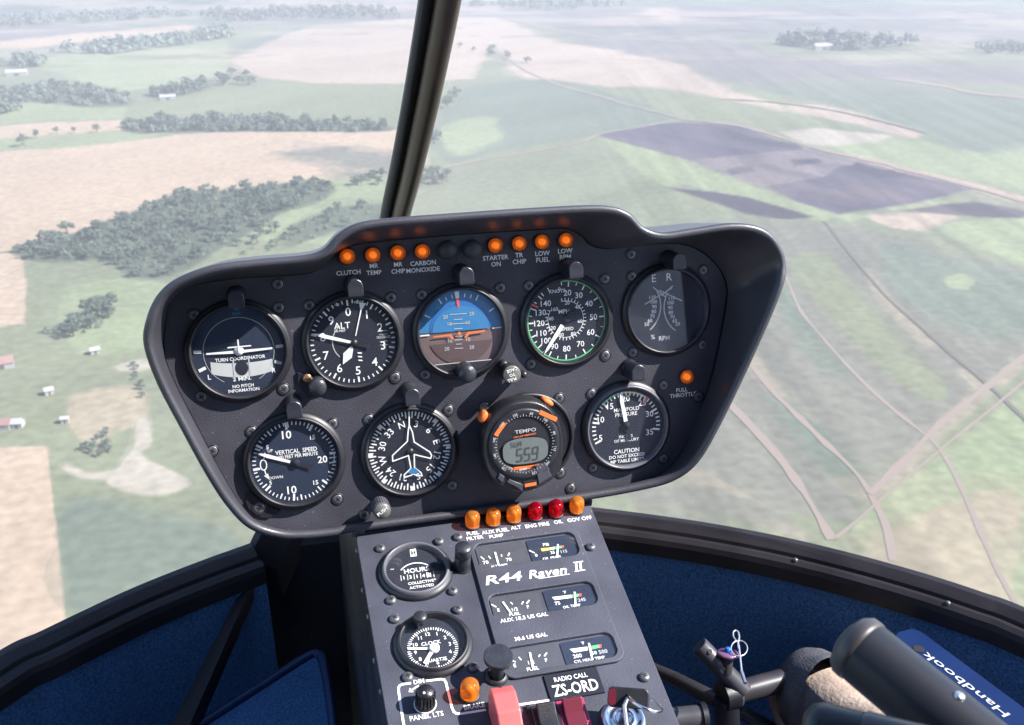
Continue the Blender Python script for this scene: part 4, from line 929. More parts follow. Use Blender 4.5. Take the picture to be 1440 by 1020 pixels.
G.T("20", 626, 445.5, 5, mi=4); G.T("20", 663, 441, 5, mi=4); G.T("10", 632, 455.5, 5, mi=4); G.T("10", 657.5, 453.5, 5, mi=4)
G.T("10", 632.5, 479, 5, mi=4); G.T("10", 658, 477, 5, mi=4); G.T("20", 628, 490.5, 5, mi=4); G.T("20", 663, 488, 5, mi=4)
for y, w in [(473, 10), (478, 12), (484, 8), (490, 12)]: G.mk.line(G.L(645 - w / 2, y), G.L(645 + w / 2, y - w * .06), .0006, G.z, 4)
G.done()
b = MB()
b.add([(*G.L(609, 472.5), z + .0016), (*G.L(634, 469.5), z + .0016), (*G.L(638, 476), z + .0016), (*G.L(635, 477), z + .0016), (*G.L(631, 472.5), z + .0016), (*G.L(609, 474.5), z + .0016)], [(0, 1, 2, 3, 4, 5)])
b.add([(*G.L(681, 463.5), z + .0016), (*G.L(657, 466.5), z + .0016), (*G.L(652, 474), z + .0016), (*G.L(655, 475), z + .0016), (*G.L(660, 469.5), z + .0016), (*G.L(681, 466), z + .0016)], [(0, 1, 2, 3, 4, 5)])
b.poly([(G.L(645.5, 468.5)[0] + .0016 * math.cos(k), G.L(645.5, 468.5)[1] + .0016 * math.sin(k)) for k in [i * .5236 for i in range(12)]], z + .0017); obj("aeroplane_bar", b, M['orange'], G.t)
b = MB()   # lower mask of the dial window
ch = G.L(606, 513)[1]; aa = math.asin(max(-1, ch / r))
b.prism([(r * math.cos(a), r * math.sin(a)) for a in [math.pi - aa + (2 * aa + math.pi) * k / 24 for k in range(25)]], z + .001, z + .0026)
obj("dial_mask", b, M['bezel'], G.t)
b = MB(); b.line((-r * math.cos(aa), ch), (r * math.cos(aa), ch), .0008, z + .0028); obj("mask_edge", b, M['whitesoft'], G.t)
kb = MB(); u, v = PAN.loc(658, 527, .026); knob(kb, (u - G.u, v - G.v), .0078, .026); obj("trim_knob", kb, M['cap'], G.t)
kt = thing("caging_knob", "pale round knob reading PULL TO CAGE below the attitude indicator", "knob", PAN.mat(*PAN.loc(720, 527, .021), 0))
kb = MB(); knob(kb, (0, 0), .0078, .021); obj("stem", kb, M['bezel'], kt)
kb = MB(); kb.lathe([(.0078, .0190), (.0078, .0214), (.0072, .0218), (0, .0218)], 32, caps=False); obj("face", kb, M['silver'], kt)
kb = MB(); kb.text("PULL", -.0006, -.0042, .0026, .0222, rot=165, bold=True); kb.text("TO", 0, 0, .0026, .0222, rot=165, bold=True); kb.text("CAGE", 0, .0042, .0026, .0222, rot=165, bold=True); obj("lettering", kb, M['white'], kt)
kb = MB(); u, v = PAN.loc(735, 526, .012); u0, v0 = PAN.loc(720, 527, .021); kb.lathe([(.0030, .006), (.0030, .016), (.0024, .018), (0, .018)], 16, c=(u - u0, v - v0), caps=False); obj("catch", kb, M['cap'], kt)
kb = MB(); u, v = PAN.loc(708, 513, .004); kb.lathe([(.0042, 0), (.0042, .006), (.003, .008), (0, .008)], 16, c=(u - u0, v - v0), caps=False); obj("pivot", kb, M['bezel'], kt)

# airspeed indicator
G = Gauge("airspeed_indicator", "airspeed indicator in knots with a green arc round its rim", "gauge", 798, 452, .0425)
r = G.ri; G.mk.ring(r * .955, r * .985, G.z, -6, 296, mi=1)
AS = [(20, 5), (30, 30), (40, 58), (50, 88), (60, 120), (70, 152), (80, 183), (90, 210), (100, 231), (110, 250), (120, 271), (130, 293), (140, 314)]
for i, (n, a) in enumerate(AS):
    G.mk.tick(a, r * .83, r * .95, .0011, G.z + .0001); G.N(str(n), a - 1, r * .685, 7.8)
    if i + 1 < len(AS): G.mk.tick((a + AS[i + 1][1]) / 2, r * .88, r * .95, .0008, G.z + .0001)
G.mk.tick(-6, r * .88, r * .95, .0009, G.z); G.mk.tick(-40, r * .85, r * .95, .0009, G.z); G.mk.tick(-28, r * .85, r * .95, .0009, G.z); G.N("0", -11, r * .80, 5); G.mk.tick(299, r * .80, r * .98, .0018, G.z + .0002, mi=3)
G.T("KNOTS", 783.5, 409.5, 4.8); c0 = G.L(795.5, 449); G.mk.ring(r * .440, r * .452, G.z, -12, 305, c=c0, mi=0)
for i in range(32): G.mk.tick(i * 10 - 10, r * .45, r * .52, .0007, G.z, c=c0)
for n, x, y in [("20", 797.5, 426), ("40", 812, 432), ("60", 815.5, 451.5), ("80", 806, 469.5), ("100", 788, 471), ("120", 776.5, 461.5), ("140", 773.5, 448.5), ("160", 780, 435)]: G.T(n, x, y, 5)
G.T("MPH", 793, 438, 5.6); G.T("SPEED", 798, 462.5, 4.4)
G.done()
b = MB(); p = c0; z = G.z
hand(b, p, 216, [(-.0020, .006), (.0020, .006), (.0013, .030), (0, .0365), (-.0013, .030)], z + .0012); hand(b, p, 36, [(-.0018, -.006), (.0018, -.006), (.0022, .012), (-.0022, .012)], z + .0011, 1)
b.lathe([(.0038, z), (.0038, z + .0018), (0, z + .002)], 20, c=p, mi=1, caps=False); G.needle(b, [M['white'], M['dial']])

# twin rpm gauge
G = Gauge("rpm_gauge", "twin needle rpm gauge marked E and R, rightmost in the top row", "gauge", 939, 437, .0425)
r = G.ri
G.T("E", 919.5, 391.5, 10); G.T("R", 941, 389.5, 10); G.T("%", 918, 474, 6); G.T("RPM", 934, 475.5, 6)
for sgn, cx in ((1, 889), (-1, 973)):
    c0 = G.L(cx, 433 if sgn > 0 else 430); rr = abs(G.L(931, 433)[0] - G.L(889, 433)[0])
    A0, A1 = (62, 142) if sgn > 0 else (-142, -60)
    G.mk.ring(rr * .955, rr * .968, G.z, A0, A1, c=c0)
    for i in range(33): G.mk.tick(A0 + (A1 - A0) * i / 32, rr * .925, rr * .955, .0005, G.z, c=c0)
    for i, n in enumerate(["110", "100", "90", "80", "70", "60", "50"]):
        a = (68 + i * 12.0) if sgn > 0 else -(66 + i * 12.0); q = R(a); G.mk.text(n, c0[0] + rr * .74 * math.sin(q) * (1 if True else 1), c0[1] + rr * .74 * math.cos(q), 4.8 * G.k, G.z)
for p, q in [((918, 404), (936, 418)), ((946, 402), (930, 416))]: G.mk.line(G.L(*p), G.L(*q), .0012, G.z + .0002, 4)
G.done()
b = MB(); b.line(G.L(906, 428), G.L(944, 405), .0011, G.z + .001); b.line(G.L(958, 423), G.L(926, 408), .0011, G.z + .0013); G.needle(b, M['whitesoft'])

# vertical speed indicator
G = Gauge("vertical_speed_indicator", "vertical speed indicator with white numerals, lower left of the panel", "gauge", 414.5, 650, .0428, dial='dial2')
r = G.ri
for i in range(60):
    a = -95 + i * 6
    if 166 < a - 0 < 0: continue
    big = (i % 5 == 0) and i in (0, 10, 20, 40, 50, 35, 25)
    G.mk.tick(a, r * .82 if i % 5 == 0 else r * .87, r * .95, .0012 if i % 5 == 0 else .0009, G.z)
for a in (-96, -60, -8, 30, 132, 186, 229): G.mk.tick(a, r * .79, r * .95, .0018, G.z + .0001)
G.T("10", 403, 611.5, 11.5, bold=True); G.T("10", 410.5, 689, 11.5, bold=True); G.T("20", 453.5, 646, 10, bold=True); G.T("15", 439.5, 615, 6.5, bold=True); G.T("15", 444, 678.5, 6.5, bold=True); G.T("5", 376, 629, 6, bold=True); G.T("5", 380.5, 679, 6, bold=True)
c0 = G.L(370.5, 654); G.mk.path([(c0[0] + .0026 * math.cos(k * .5236), c0[1] + .0046 * math.sin(k * .5236)) for k in range(12)], .0009, G.z, closed=True)
G.mk.line(G.L(370.5, 648), G.L(372.5, 637), .0009, G.z); G.mk.line(G.L(371.5, 660), G.L(375.5, 671), .0009, G.z); G.mk.tick(152, -.001, .004, .004, G.z, c=G.L(375, 669), w1=.0003)
G.T("UP", 380, 634, 4.2); G.T("DOWN", 388, 671.5, 4.2); G.T("VERTICAL  SPEED", 416.5, 634, 6.2, bold=True, sx=.86); G.T("100 FEET PER MINUTE", 419, 640.5, 5.2, bold=True, sx=.80)
for yy in (638, 645, 652): G.mk.line(G.L(463, yy - 1), G.L(472, yy - 2), .0011, G.z)
G.mk.line(G.L(470, 636), G.L(470, 651), .0009, G.z + .0001)
G.done()
b = MB(); p = G.L(416, 651); z = G.z
hand(b, p, 292, [(-.0012, .005), (.0012, .005), (.0016, .024), (.0005, .0325), (-.0005, .0325), (-.0016, .024)], z + .0014); hand(b, p, 112, [(-.0012, -.005), (.0012, -.005), (.0024, .014), (-.0024, .014)], z + .0013, 1)
b.lathe([(.0034, z), (.0034, z + .002), (0, z + .0022)], 20, c=p, mi=1, caps=False); G.needle(b, [M['white'], M['dial']])
lg = MB(); q = [G.L(*p) for p in [(349, 690), (345, 706), (349, 716), (368, 728), (378, 729), (394, 719), (380, 712), (362, 700)]]; lg.prism(q, -.0003, .0018, bev=.0006); obj("adjuster_lug", lg, M['black'], G.t)
put("adjuster_screw", PS[0], G.t, Matrix.Translation((*G.L(364.5, 714.5), .0016)))

# heading indicator
G = Gauge("heading_indicator", "heading indicator with compass letters and white aircraft outline", "gauge", 577, 635.5, .0430)
r = G.ri; off = -13
for i in range(72): G.mk.tick(off + i * 5 + .3, r * (.80 if i % 2 == 0 else .86), r * .96, .0012, G.z)
for i, st in enumerate(["N", "3", "6", "E", "12", "15", "S", "21", "24", "W", "30", "33"]): G.N(st, off + i * 30, r * .665, 9.5, rot=off + i * 30)
for a in (45, 90, 135, 180, 225, 270, 315): G.mk.tick(a, r * .88, r * 1.0, .0045, G.z + .0002, w1=.0003) if False else G.mk.tick(a, r * .86, r * .98, .0003, G.z + .0002, w1=.0042)
G.done()
b = MB(); z = G.z + .0016
AC = [(574.5, 597), (573, 606), (572, 620), (551, 640), (551.5, 648), (573.5, 640), (577, 658), (567.5, 667), (567.5, 671), (577.5, 667.5), (580, 665.5), (583, 667), (592.5, 668.5), (591, 664), (582, 657), (581.5, 638.5), (604.5, 644), (606, 640), (603.5, 635), (581.5, 621), (579, 607)]
AC = [(x + .5, y) for x, y in AC]
b.path([G.L(*p) for p in AC], .0011, z, closed=True); b.line(G.L(575, 578), G.L(575, 599), .0011, z + .0001)
b.add([(*G.L(572.5, 664.5), z + .0001), (*G.L(578, 657.5), z + .0001), (*G.L(583.5, 657.5), z + .0001), (*G.L(589.5, 662.5), z + .0001), (*G.L(581, 666), z + .0001)], [(0, 1, 2, 3, 4)], 1)
obj("aircraft_outline", b, [M['white'], M['blue']], G.t)
b = MB(); b.lathe([(.0030, G.z), (.0030, G.z + .0014), (0, G.z + .0016)], 20, c=G.L(577, 635), caps=False); obj("hub", b, M['bezel'], G.t)
kt = thing("push_knob", "knurled knob with brassy face reading PUSH below the heading indicator", "knob", PAN.mat(*PAN.loc(537.5, 719, .030), 0))
kb = MB(); kb.lathe([(.0036, 0), (.0036, .012)], 20, caps=False); obj("stem", kb, M['grey'], kt)
kb = MB(); kb.lathe([(.0062, .011), (.0073, .0125), (.0073, .029), (.0066, .0302)], 28, caps=False)
for i in range(24): kb.box(.0070, .0078, -.0004, .0004, .0135, .0285, 0, Matrix.Rotation(i * math.pi / 12, 4, 'Z'))
obj("grip", kb, M['bezelgrey'], kt)
kb = MB(); kb.lathe([(.0067, .0300), (.0064, .0306), (0, .0306)], 28, caps=False); obj("face", kb, M['silver'], kt)
kb = MB(); kb.text("PUSH", 0, 0, .0030, .0309, rot=-35, bold=True); obj("lettering", kb, M['white'], kt)

# manifold pressure gauge
G = Gauge("manifold_pressure_gauge", "manifold pressure gauge with green and yellow arc, lower right of the panel", "gauge", 882, 601, .0425, lightrim=True)
r = G.ri; A = lambda n: 247 + (n - 5) * 7.13
G.mk.ring(r * .855, r * .90, G.z, A(14.5), A(20.5), mi=1); G.mk.ring(r * .855, r * .90, G.z, A(20.5), A(26), mi=2); G.mk.tick(A(26.6), r * .72, r * .92, .0030, G.z, mi=3)
for n in range(5, 36):
    big = n % 5 == 0; G.mk.tick(A(n), r * (.72 if big else .80), r * .90, .0017 if big else .0012, G.z + .0001)
for n, x, y in [(5, 844.5, 616), (10, 845, 590.5), (15, 858, 571.5), (20, 880, 560.5), (25, 903, 566.5), (30, 913.5, 582), (35, 913.5, 607.5)]: G.T(str(n), x, y, 8)
G.T("MANIFOLD", 881, 575.5, 5); G.T("PRESSURE", 880.5, 582.5, 5); G.T("INCHES", 880, 613.5, 4); G.T("OF MERCURY", 881, 619, 4); G.T("CAUTION", 881, 634, 5.6, bold=True); G.T("DO NOT EXCEED", 881.5, 641, 4.4, bold=True); G.T("MP TABLE LIMITS", 882, 647.5, 4.4, bold=True)
G.done()
b = MB(); p = G.L(880.5, 598); z = G.z
hand(b, p, -10, [(-.0018, .004), (.0018, .004), (.0016, .024), (0, .032), (-.0016, .024)], z + .0014); hand(b, p, 170, [(-.0014, -.004), (.0014, -.004), (.0020, .014), (-.0020, .014)], z + .0013, 1)
b.lathe([(.0034, z), (.0034, z + .002), (0, z + .0022)], 20, c=p, mi=1, caps=False); G.needle(b, [M['white'], M['dial']])

# ------------------------------------------------------------------ stopwatch stuck over the blanked opening
bc = MB(); bc.lathe([(.0425, 0), (.0425, .003), (.0405, .0045), (.0385, .0035), (.038, .002)], 64); tag(obj("blank_cover", bc, M['black'], None, PAN.mat(*PAN.loc(742, 617), .0002)), "round black cover plate behind the stopwatch", "cover plate")
WZ = .030
wu, wv = PAN.loc(736, 627, WZ); wt = thing("stopwatch", "chunky black digital stopwatch with orange buttons and grey display", "stopwatch", PAN.mat(wu, wv, 0))
wk = PAN.mpp(736, 627, WZ)
def WL(x, y): u, v = PAN.loc(x, y, WZ); return u - wu, v - wv
ol = [WL(*p) for p in [(685, 600), (697, 581), (720, 567), (750, 564), (773, 574), (787, 594), (792, 620), (791, 652), (781, 672), (761, 686), (738, 693), (712, 689), (693, 676), (682, 655), (680, 625)]]
ol = [tuple(p) for p in spline(ol, 4, True)]
b = MB(); sc_ = lambda k: [(x * k, y * k) for x, y in ol]
rr = [[(x, y, z) for x, y in sc_(k)] for k, z in [(.96, .004), (1.0, .008), (1.02, .018), (1.015, .025), (.985, .0285), (.95, WZ)]]
b.grid(rr, closed=True); b.add(rr[-1], [tuple(range(len(ol)))]); obj("case", b, M['black'], wt, fix=True)
b = MB(); c0 = WL(737, 624); b.lathe([(.0315, WZ - .0005), (.0315, WZ + .0012), (.0300, WZ + .0020), (.0240, WZ + .0016), (.0232, WZ + .0006)], 56, c=c0, caps=True); obj("dial_ring", b, M['bezel'], wt)
b = MB()
for i in range(60): b.tick(i * 6, .0246, .0258 if i % 5 else .0268, .0004, WZ + .00215, c=c0)
for i in range(12):
    if i in (6,): continue
    b.text(str((i * 5 + 5) * 1 + 95 if i % 2 else 60 + i * 10), c0[0] + .0275 * math.sin(R(i * 30 + 15)), c0[1] + .0275 * math.cos(R(i * 30 + 15)), .0022, WZ + .0024, rot=i * 30 + 15, bold=True)
b.text("TEMPO", *WL(738, 605), 5 * wk, WZ + .0024, sx=1.3, rot=-2); obj("lettering", b, M['whitesoft'], wt)
b = MB(); cl = WL(738, 633); pts = []
for k in range(48):
    a = k * math.pi / 24; pts.append((cl[0] + .0200 * math.copysign(abs(math.cos(a)) ** .8, math.cos(a)), cl[1] + .0116 * math.copysign(abs(math.sin(a)) ** .6, math.sin(a))))
b.poly(pts, WZ + .0026); obj("display", b, M['lcd'], wt)
b = MB()
def seg(mb, ch, x, y, w, h, th, z):
    S = {'a': ((0, h), (w, h)), 'b': ((w, h), (w, h / 2)), 'c': ((w, h / 2), (w, 0)), 'd': ((0, 0), (w, 0)), 'e': ((0, 0), (0, h / 2)), 'f': ((0, h / 2), (0, h)), 'g': ((0, h / 2), (w, h / 2))}
    for s_ in {'5': 'afgcd', '9': 'abcfgd', 'A': 'abcefg', 'F': 'aefg', 'U': 'bcdef', 'L': 'def', '1': 'bc', '2': 'abged'}[ch]:
        p, q = S[s_]; sk = lambda t: (x + t[0] + t[1] * .12, y + t[1]); mb.line(sk(p), sk(q), th, z + (.00005 if s_ in 'adg' else 0))
for ch, x in (("5", -.0085), ("5", -.0015), ("9", .0055)): seg(b, ch, cl[0] + x, cl[1] - .0085, .0045, .0108, .0014, WZ + .0029)
b.box(cl[0] - .0026, cl[0] - .0018, cl[1] - .0060, cl[1] - .0052, WZ + .0028, WZ + .0029); b.box(cl[0] - .0022, cl[0] - .0014, cl[1] - .0022, cl[1] - .0014, WZ + .0028, WZ + .0029)
for ch, x in (("5", -.0130), ("U", -.0095), ("A", -.0060)): seg(b, ch, cl[0] + x, cl[1] + .0045, .0022, .0040, .0005, WZ + .0029)
obj("digits", b, M['lcdseg'], wt)
b = MB(); b.text("100 LAP MEMORY", *WL(737.5, 611.5), 2.4 * wk, WZ + .0024, rot=-4, sx=1.2, bold=True); b.text("HIGH PERFORMANCE", *WL(737, 656), 2.4 * wk, WZ + .0024, rot=-4, sx=1.2, bold=True); obj("orange_lettering", b, M['orange'], wt)
def stripe(pts, z0, z1):
    b = MB(); b.prism(pts, z0, z1); obj("orange_stripe", b, M['orange'], wt)
for (x, y, x2, y2) in [(696, 612, 709, 594), (758, 579, 782, 590)]:
    p, q = Vector(WL(x, y)), Vector(WL(x2, y2)); d = (q - p).normalized(); t = Vector((-d.y, d.x)) * .0018
    stripe([tuple(p - t), tuple(q - t), tuple(q + t), tuple(p + t)], WZ - .003, WZ + .0022)
stripe([WL(737, 684), WL(753, 681), WL(753, 677), WL(737, 680)], WZ + .0005, WZ + .0030)
for x, y, a in [(683, 590, 55), (774, 569, -32)]:
    b = MB(); m4 = Matrix.Translation((*WL(x, y), WZ - .012)) @ Matrix.Rotation(R(a), 4, 'Z'); b.lathe([(.0001, -.006), (.0046, -.0055), (.0050, 0), (.0046, .0055), (.003, .0066), (0, .007)], 20, M4=m4 @ Matrix.Diagonal((1.1, .62, 1, 1)), caps=False); obj("push_button", b, M['orange'], wt)
for q, mm in [([(757, 681), (775, 669), (769, 657), (754, 665)], 'grey'), ([(712, 677), (727, 685), (734, 690), (736, 681), (727, 678), (715, 673)], 'grey'), ([(753, 664), (772, 661), (768, 650), (752, 653)], 'grey'), ([(699, 672), (706, 678), (709, 670), (702, 665)], 'grey'), ([(721, 661), (744, 659), (749, 654), (730, 656), (722, 657)], 'orange'), ([(736, 687), (755, 683), (754, 674), (735, 677)], 'black')]:
    b = MB(); b.prism([WL(*p) for p in q], WZ - .001, WZ + .0020, bev=.0006); obj("key", b, M[mm], wt)
b = MB(); b.text("START", *WL(735, 659), 2.6 * wk, WZ + .0024, rot=-4, bold=True); obj("key_lettering", b, M['white'], wt)

# ------------------------------------------------------------------ centre console
con = thing("centre_console", "dark grey sloping centre console below the instrument panel", "console", CON.mat())
CW = .1062
plate("top_plate", [[(-CW, 0.0), (CW, 0.0), (CW, -.62), (-CW, -.62)]], -.002, 0, M['cpaint'], con, .0006)
D4 = CON.mat().inverted()
def cl_(p): return D4 @ Vector(p)
for sgn in (-1, 1):
    sp = MB(); x = sgn * CW * 1.0
    top0 = CON.pt(x, -.62, -.002); top1 = CON.pt(x, 0, -.002); prof = [Vector((x, top0.y, -.70)), top0, top1, Vector((x, .0, -.148)), Vector((x, .20, -.10)), Vector((x, .20, -.70))]
    sp.add([cl_(p) for p in prof] + [cl_(p - Vector((sgn * .004, 0, 0))) for p in prof], [tuple(range(6)), tuple(range(6, 12))[::-1]] + [(i, (i + 1) % 6, (i + 1) % 6 + 6, i + 6) for i in range(6)])
    obj("side_panel", sp, M['side'], con, fix=True)
fb = MB(); p = [Vector((-CW * .96, .197, -.69)), Vector((CW * .96, .197, -.69)), Vector((CW * .96, .197, -.11)), Vector((-CW * .96, .197, -.11))]; fb.add([cl_(q) for q in p] + [cl_(q - Vector((0, .003, 0))) for q in p], [(0, 1, 2, 3), (7, 6, 5, 4)]); obj("front_bulkhead", fb, M['side'], con)
for i in range(13):
    rv = MB(); v = -.012 - i * .036; q = CON.pt(-CW, v, -.014 - .010 * (i % 2)); m4 = D4 @ Matrix.Translation(q) @ Matrix.Rotation(-math.pi / 2, 4, 'Y')
    rv.lathe([(.0026, 0), (.0022, .0009), (.001, .0014), (0, .0015)], 12, M4=m4, caps=False); obj("rivet", rv, M['screw'], con)
for i, (x, y) in enumerate([(535, 768), (617.5, 758), (644, 752), (637, 828), (550, 841), (644, 854), (555, 867), (573.5, 949), (666, 935), (831, 766), (907, 949)]):
    put("screw", CS[i % 4], con, Matrix.Translation((*CON.loc(x, y, .004), 0)) @ Matrix.Diagonal((.84, .84, .84, 1)))
for x, y in ((503, 746), (822, 704)):
    hg = MB(); u, v = CON.loc(x, y); hg.box(u - .006, u + .006, v - .004, v + .003, -.004, .0035, bev=.001); obj("corner_clip", hg, M['steel'] if x < 600 else M['black'], con)
# gauge cluster plate with three rounded windows
def cpt(x, y, n=0): return CON.loc(x, y, n)
IZ = .0030
mid = lambda p, q, t=.5: (p[0] + (q[0] - p[0]) * t, p[1] + (q[1] - p[1]) * t)
cg = thing("cluster_plate", "raised grey plate with three rounded windows of small engine gauges", "gauge cluster", CON.mat())
uL = CON.loc(667, 780, IZ)[0]; uR = CON.loc(815, 762, IZ)[0]
vT = CON.loc(735, 750, IZ)[1]; vB = CON.loc(800, 942, IZ)[1]
def rrect(u0, u1, v0, v1, r, n=8):
    out = []
    for cx, cy, a0 in ((u1 - r, v1 - r, 0), (u0 + r, v1 - r, 90), (u0 + r, v0 + r, 180), (u1 - r, v0 + r, 270)):
        for k in range(n + 1): a = R(a0 + 90 * k / n); out.append((cx + r * math.cos(a), cy + r * math.sin(a)))
    return out
WIN = []
for (yt, yb) in [((667, 764, 805, 748), (673, 799, 812, 781)), ((690, 836, 834, 816), (700, 870, 844, 849)), ((717, 910, 860, 887), (727, 946, 872, 922))]:
    a = CON.loc((yt[0] + yt[2]) / 2, (yt[1] + yt[3]) / 2, IZ)[1]; b_ = CON.loc((yb[0] + yb[2]) / 2, (yb[1] + yb[3]) / 2, IZ)[1]; WIN.append((b_, a))
wu0, wu1 = CON.loc(669, 781, IZ)[0], CON.loc(811, 763, IZ)[0]
uL, uR = wu0 - .0042, wu1 + .0050
plate("plate", [rrect(uL, uR, WIN[2][0] - .0045, WIN[0][1] + .0045, .010)] + [rrect(wu0, wu1, v0, v1, .0075)[::-1] for v0, v1 in WIN], .0001, IZ, M['cpaint'], cg, .0007)
gl = MB()
for v0, v1 in WIN: gl.poly(rrect(wu0 + .0002, wu1 - .0002, v0 + .0002, v1 - .0002, .0075), .0022)
obj("window_glass", gl, M['glass'], cg)
lt = MB(); Z = IZ + .0003
def ct(mb, st, x, y, cap, z=Z, **k): u, v = CON.loc(x, y, z); mb.text(st, u, v, cap * CON.mpp(x, y, z) * 1.25, z, **k)
ct(lt, "R44", 709, 813, 12.5, bold=True, sx=1.5, shear=.3); ct(lt, "Raven", 771, 804.5, 11.5, bold=True, shear=.3, sx=1.12); ct(lt, "II", 813.5, 796.5, 10.5, bold=True, sx=1.3, shear=.2)
a = CON.loc(757, 814, Z); b_ = CON.loc(801, 807.5, Z); lt.line(a, b_, .0007, Z + .0001)
for x0, y0, x1, y1 in ((806, 791.5, 820, 789.5), (808, 804, 823, 801.5)): lt.line(CON.loc(x0, y0, Z), CON.loc(x1, y1, Z), .0009, Z + .0001)
ct(lt, "AUX 18.3 US GAL", 737, 868.5, 5, bold=True); ct(lt, "30.6 US GAL", 746.5, 895.5, 5, bold=True); obj("lettering", lt, M['white'], cg)
ctr = (wu0 + wu1) / 2
class Mini:
    def __init__(s, w, half, label):
        v0, v1 = WIN[w]; s.half = half; u0, u1 = (wu0 + .0015, ctr - .0020) if half == 0 else (ctr + .0020, wu1 - .0015)
        s.t = thing("engine_gauge", label, "gauge", CON.mat((u0 + u1) / 2, (v0 + v1) / 2, 0), "small engine gauges in the cluster plate"); s.cu, s.cv = (u0 + u1) / 2, (v0 + v1) / 2
        d = MB(); d.prism(rrect(u0 - s.cu, u1 - s.cu, v0 - s.cv + .0008, v1 - s.cv - .0022, .0015, 3), .0003, .0009); s.d = obj("dial", d, M['dial2'] if half else M['grey'], s.t)
        s.mk = MB(); s.z = .0012
    def L(s, x, y): u, v = CON.loc(x, y, s.z); return u - s.cu, v - s.cv
    def T(s, st, x, y, cap, **k): s.mk.text(st, *s.L(x, y), cap * CON.mpp(x, y) * 1.25, s.z, bold=True, **k)
    def ln(s, p, q, w, mi=0, dz=0): s.mk.line(s.L(*p), s.L(*q), w, s.z + dz, mi)
    def bar(s, pts, mi): s.mk.poly([s.L(*p) for p in pts], s.z, mi)
    def end(s, p, q):
        obj("markings", s.mk, [M['white'], M['green'], M['yellow'], M['red'], M['whitesoft']], s.d)
        n = MB(); n.line(s.L(*p), s.L(*q), .0016, s.z + .0005); obj("needle", n, M['white'], s.t)
m = Mini(0, 0, "ammeter with 70 at both ends, left half of the topmost window"); m.ln((676, 783), (681, 787), .0011); m.ln((687, 782), (690, 786), .0010); m.ln((705, 780), (705.5, 783), .0010); m.ln((716.5, 777.5), (714.5, 782), .0012); m.T("70", 683, 791, 4.6); m.T("70", 715.5, 787, 4.6); m.T("ALT AMPS", 702, 795.5, 3); m.end((696, 777), (701.5, 796))
m = Mini(0, 1, "oil pressure gauge reading PSI, right half of the topmost window"); m.ln((744, 774), (752, 778), .0011); m.bar([(760.5, 771.5), (775, 770), (775, 773.5), (762, 775.5)], 2); m.bar([(775, 770), (780, 769), (780, 772.5), (775, 773.5)], 0); m.bar([(780, 769), (789.5, 767.5), (790, 771), (780, 772.5)], 1); m.bar([(790, 767.5), (793, 767), (793, 770.5), (790, 771)], 3); m.T("PSI", 767.5, 766, 4); m.T("0", 754, 781, 4.2); m.T("25", 777, 777, 3.8); m.T("115", 793, 775.5, 4, mi=4); m.T("OIL PRESS", 776, 784.5, 3.4); m.end((784.5, 766), (783.5, 785))
m = Mini(1, 0, "auxiliary fuel gauge marked E to F, left half of the middle window"); m.ln((691, 850), (698, 854), .0011); m.ln((718, 847), (721, 850), .0010); m.ln((736, 846), (733.5, 850), .0011); m.ln((744.5, 844), (740.5, 849), .0012); m.T("E", 701, 858, 4.4); m.T("1/2", 724, 857, 4.4); m.T("F", 742.5, 853.5, 4.4); m.T("FUEL", 724, 863.5, 4.2); m.end((707, 847), (718.5, 863))
m = Mini(1, 1, "oil temperature gauge marked 75 to 245, right half of the middle window"); m.bar([(776, 840), (803.5, 836.5), (804, 841), (780, 844)], 0); m.bar([(804, 836.5), (813.5, 835), (814, 839), (804, 841)], 1); m.bar([(814, 835), (817.5, 834.5), (818, 838.5), (814, 839)], 3); m.T("'F", 794, 833, 3.8); m.T("75", 784, 848.5, 4.6); m.T("245", 818, 843.5, 4.4, mi=4); m.T("OIL TEMP", 804, 852.5, 3.4); m.end((808, 833), (809.5, 853))
m = Mini(2, 0, "main fuel gauge marked E to F, left half of the lowest window"); m.ln((719, 929), (725, 931), .0011); m.ln((729.5, 924), (733, 928.5), .0010); m.ln((759.5, 920.5), (757.5, 924), .0011); m.ln((769, 918), (765.5, 923), .0012); m.T("E", 724, 936, 4.6); m.T("1/2", 747, 931.5, 4.6); m.T("F", 768, 928.5, 4.6); m.T("FUEL", 749.5, 940.5, 4.6); m.end((745, 918), (750, 942))
m = Mini(2, 1, "cylinder head temperature gauge marked 200 to 500, right half of the lowest window"); m.bar([(801, 913), (826, 909.5), (827, 914.5), (807, 918)], 0); m.bar([(827, 909.5), (842, 906.5), (843, 911), (828, 914.5)], 1); m.bar([(842.5, 906.5), (845.5, 906), (846, 911), (843, 911.5)], 3); m.T("'F", 819.5, 904.5, 3.8); m.T("200", 812, 922.5, 4.8); m.T("350", 834, 918.5, 4.2); m.T("500", 848, 916.5, 4.8, mi=4); m.T("CYL HEAD TEMP", 829, 927.5, 3.4); m.end((828, 905), (833, 928))

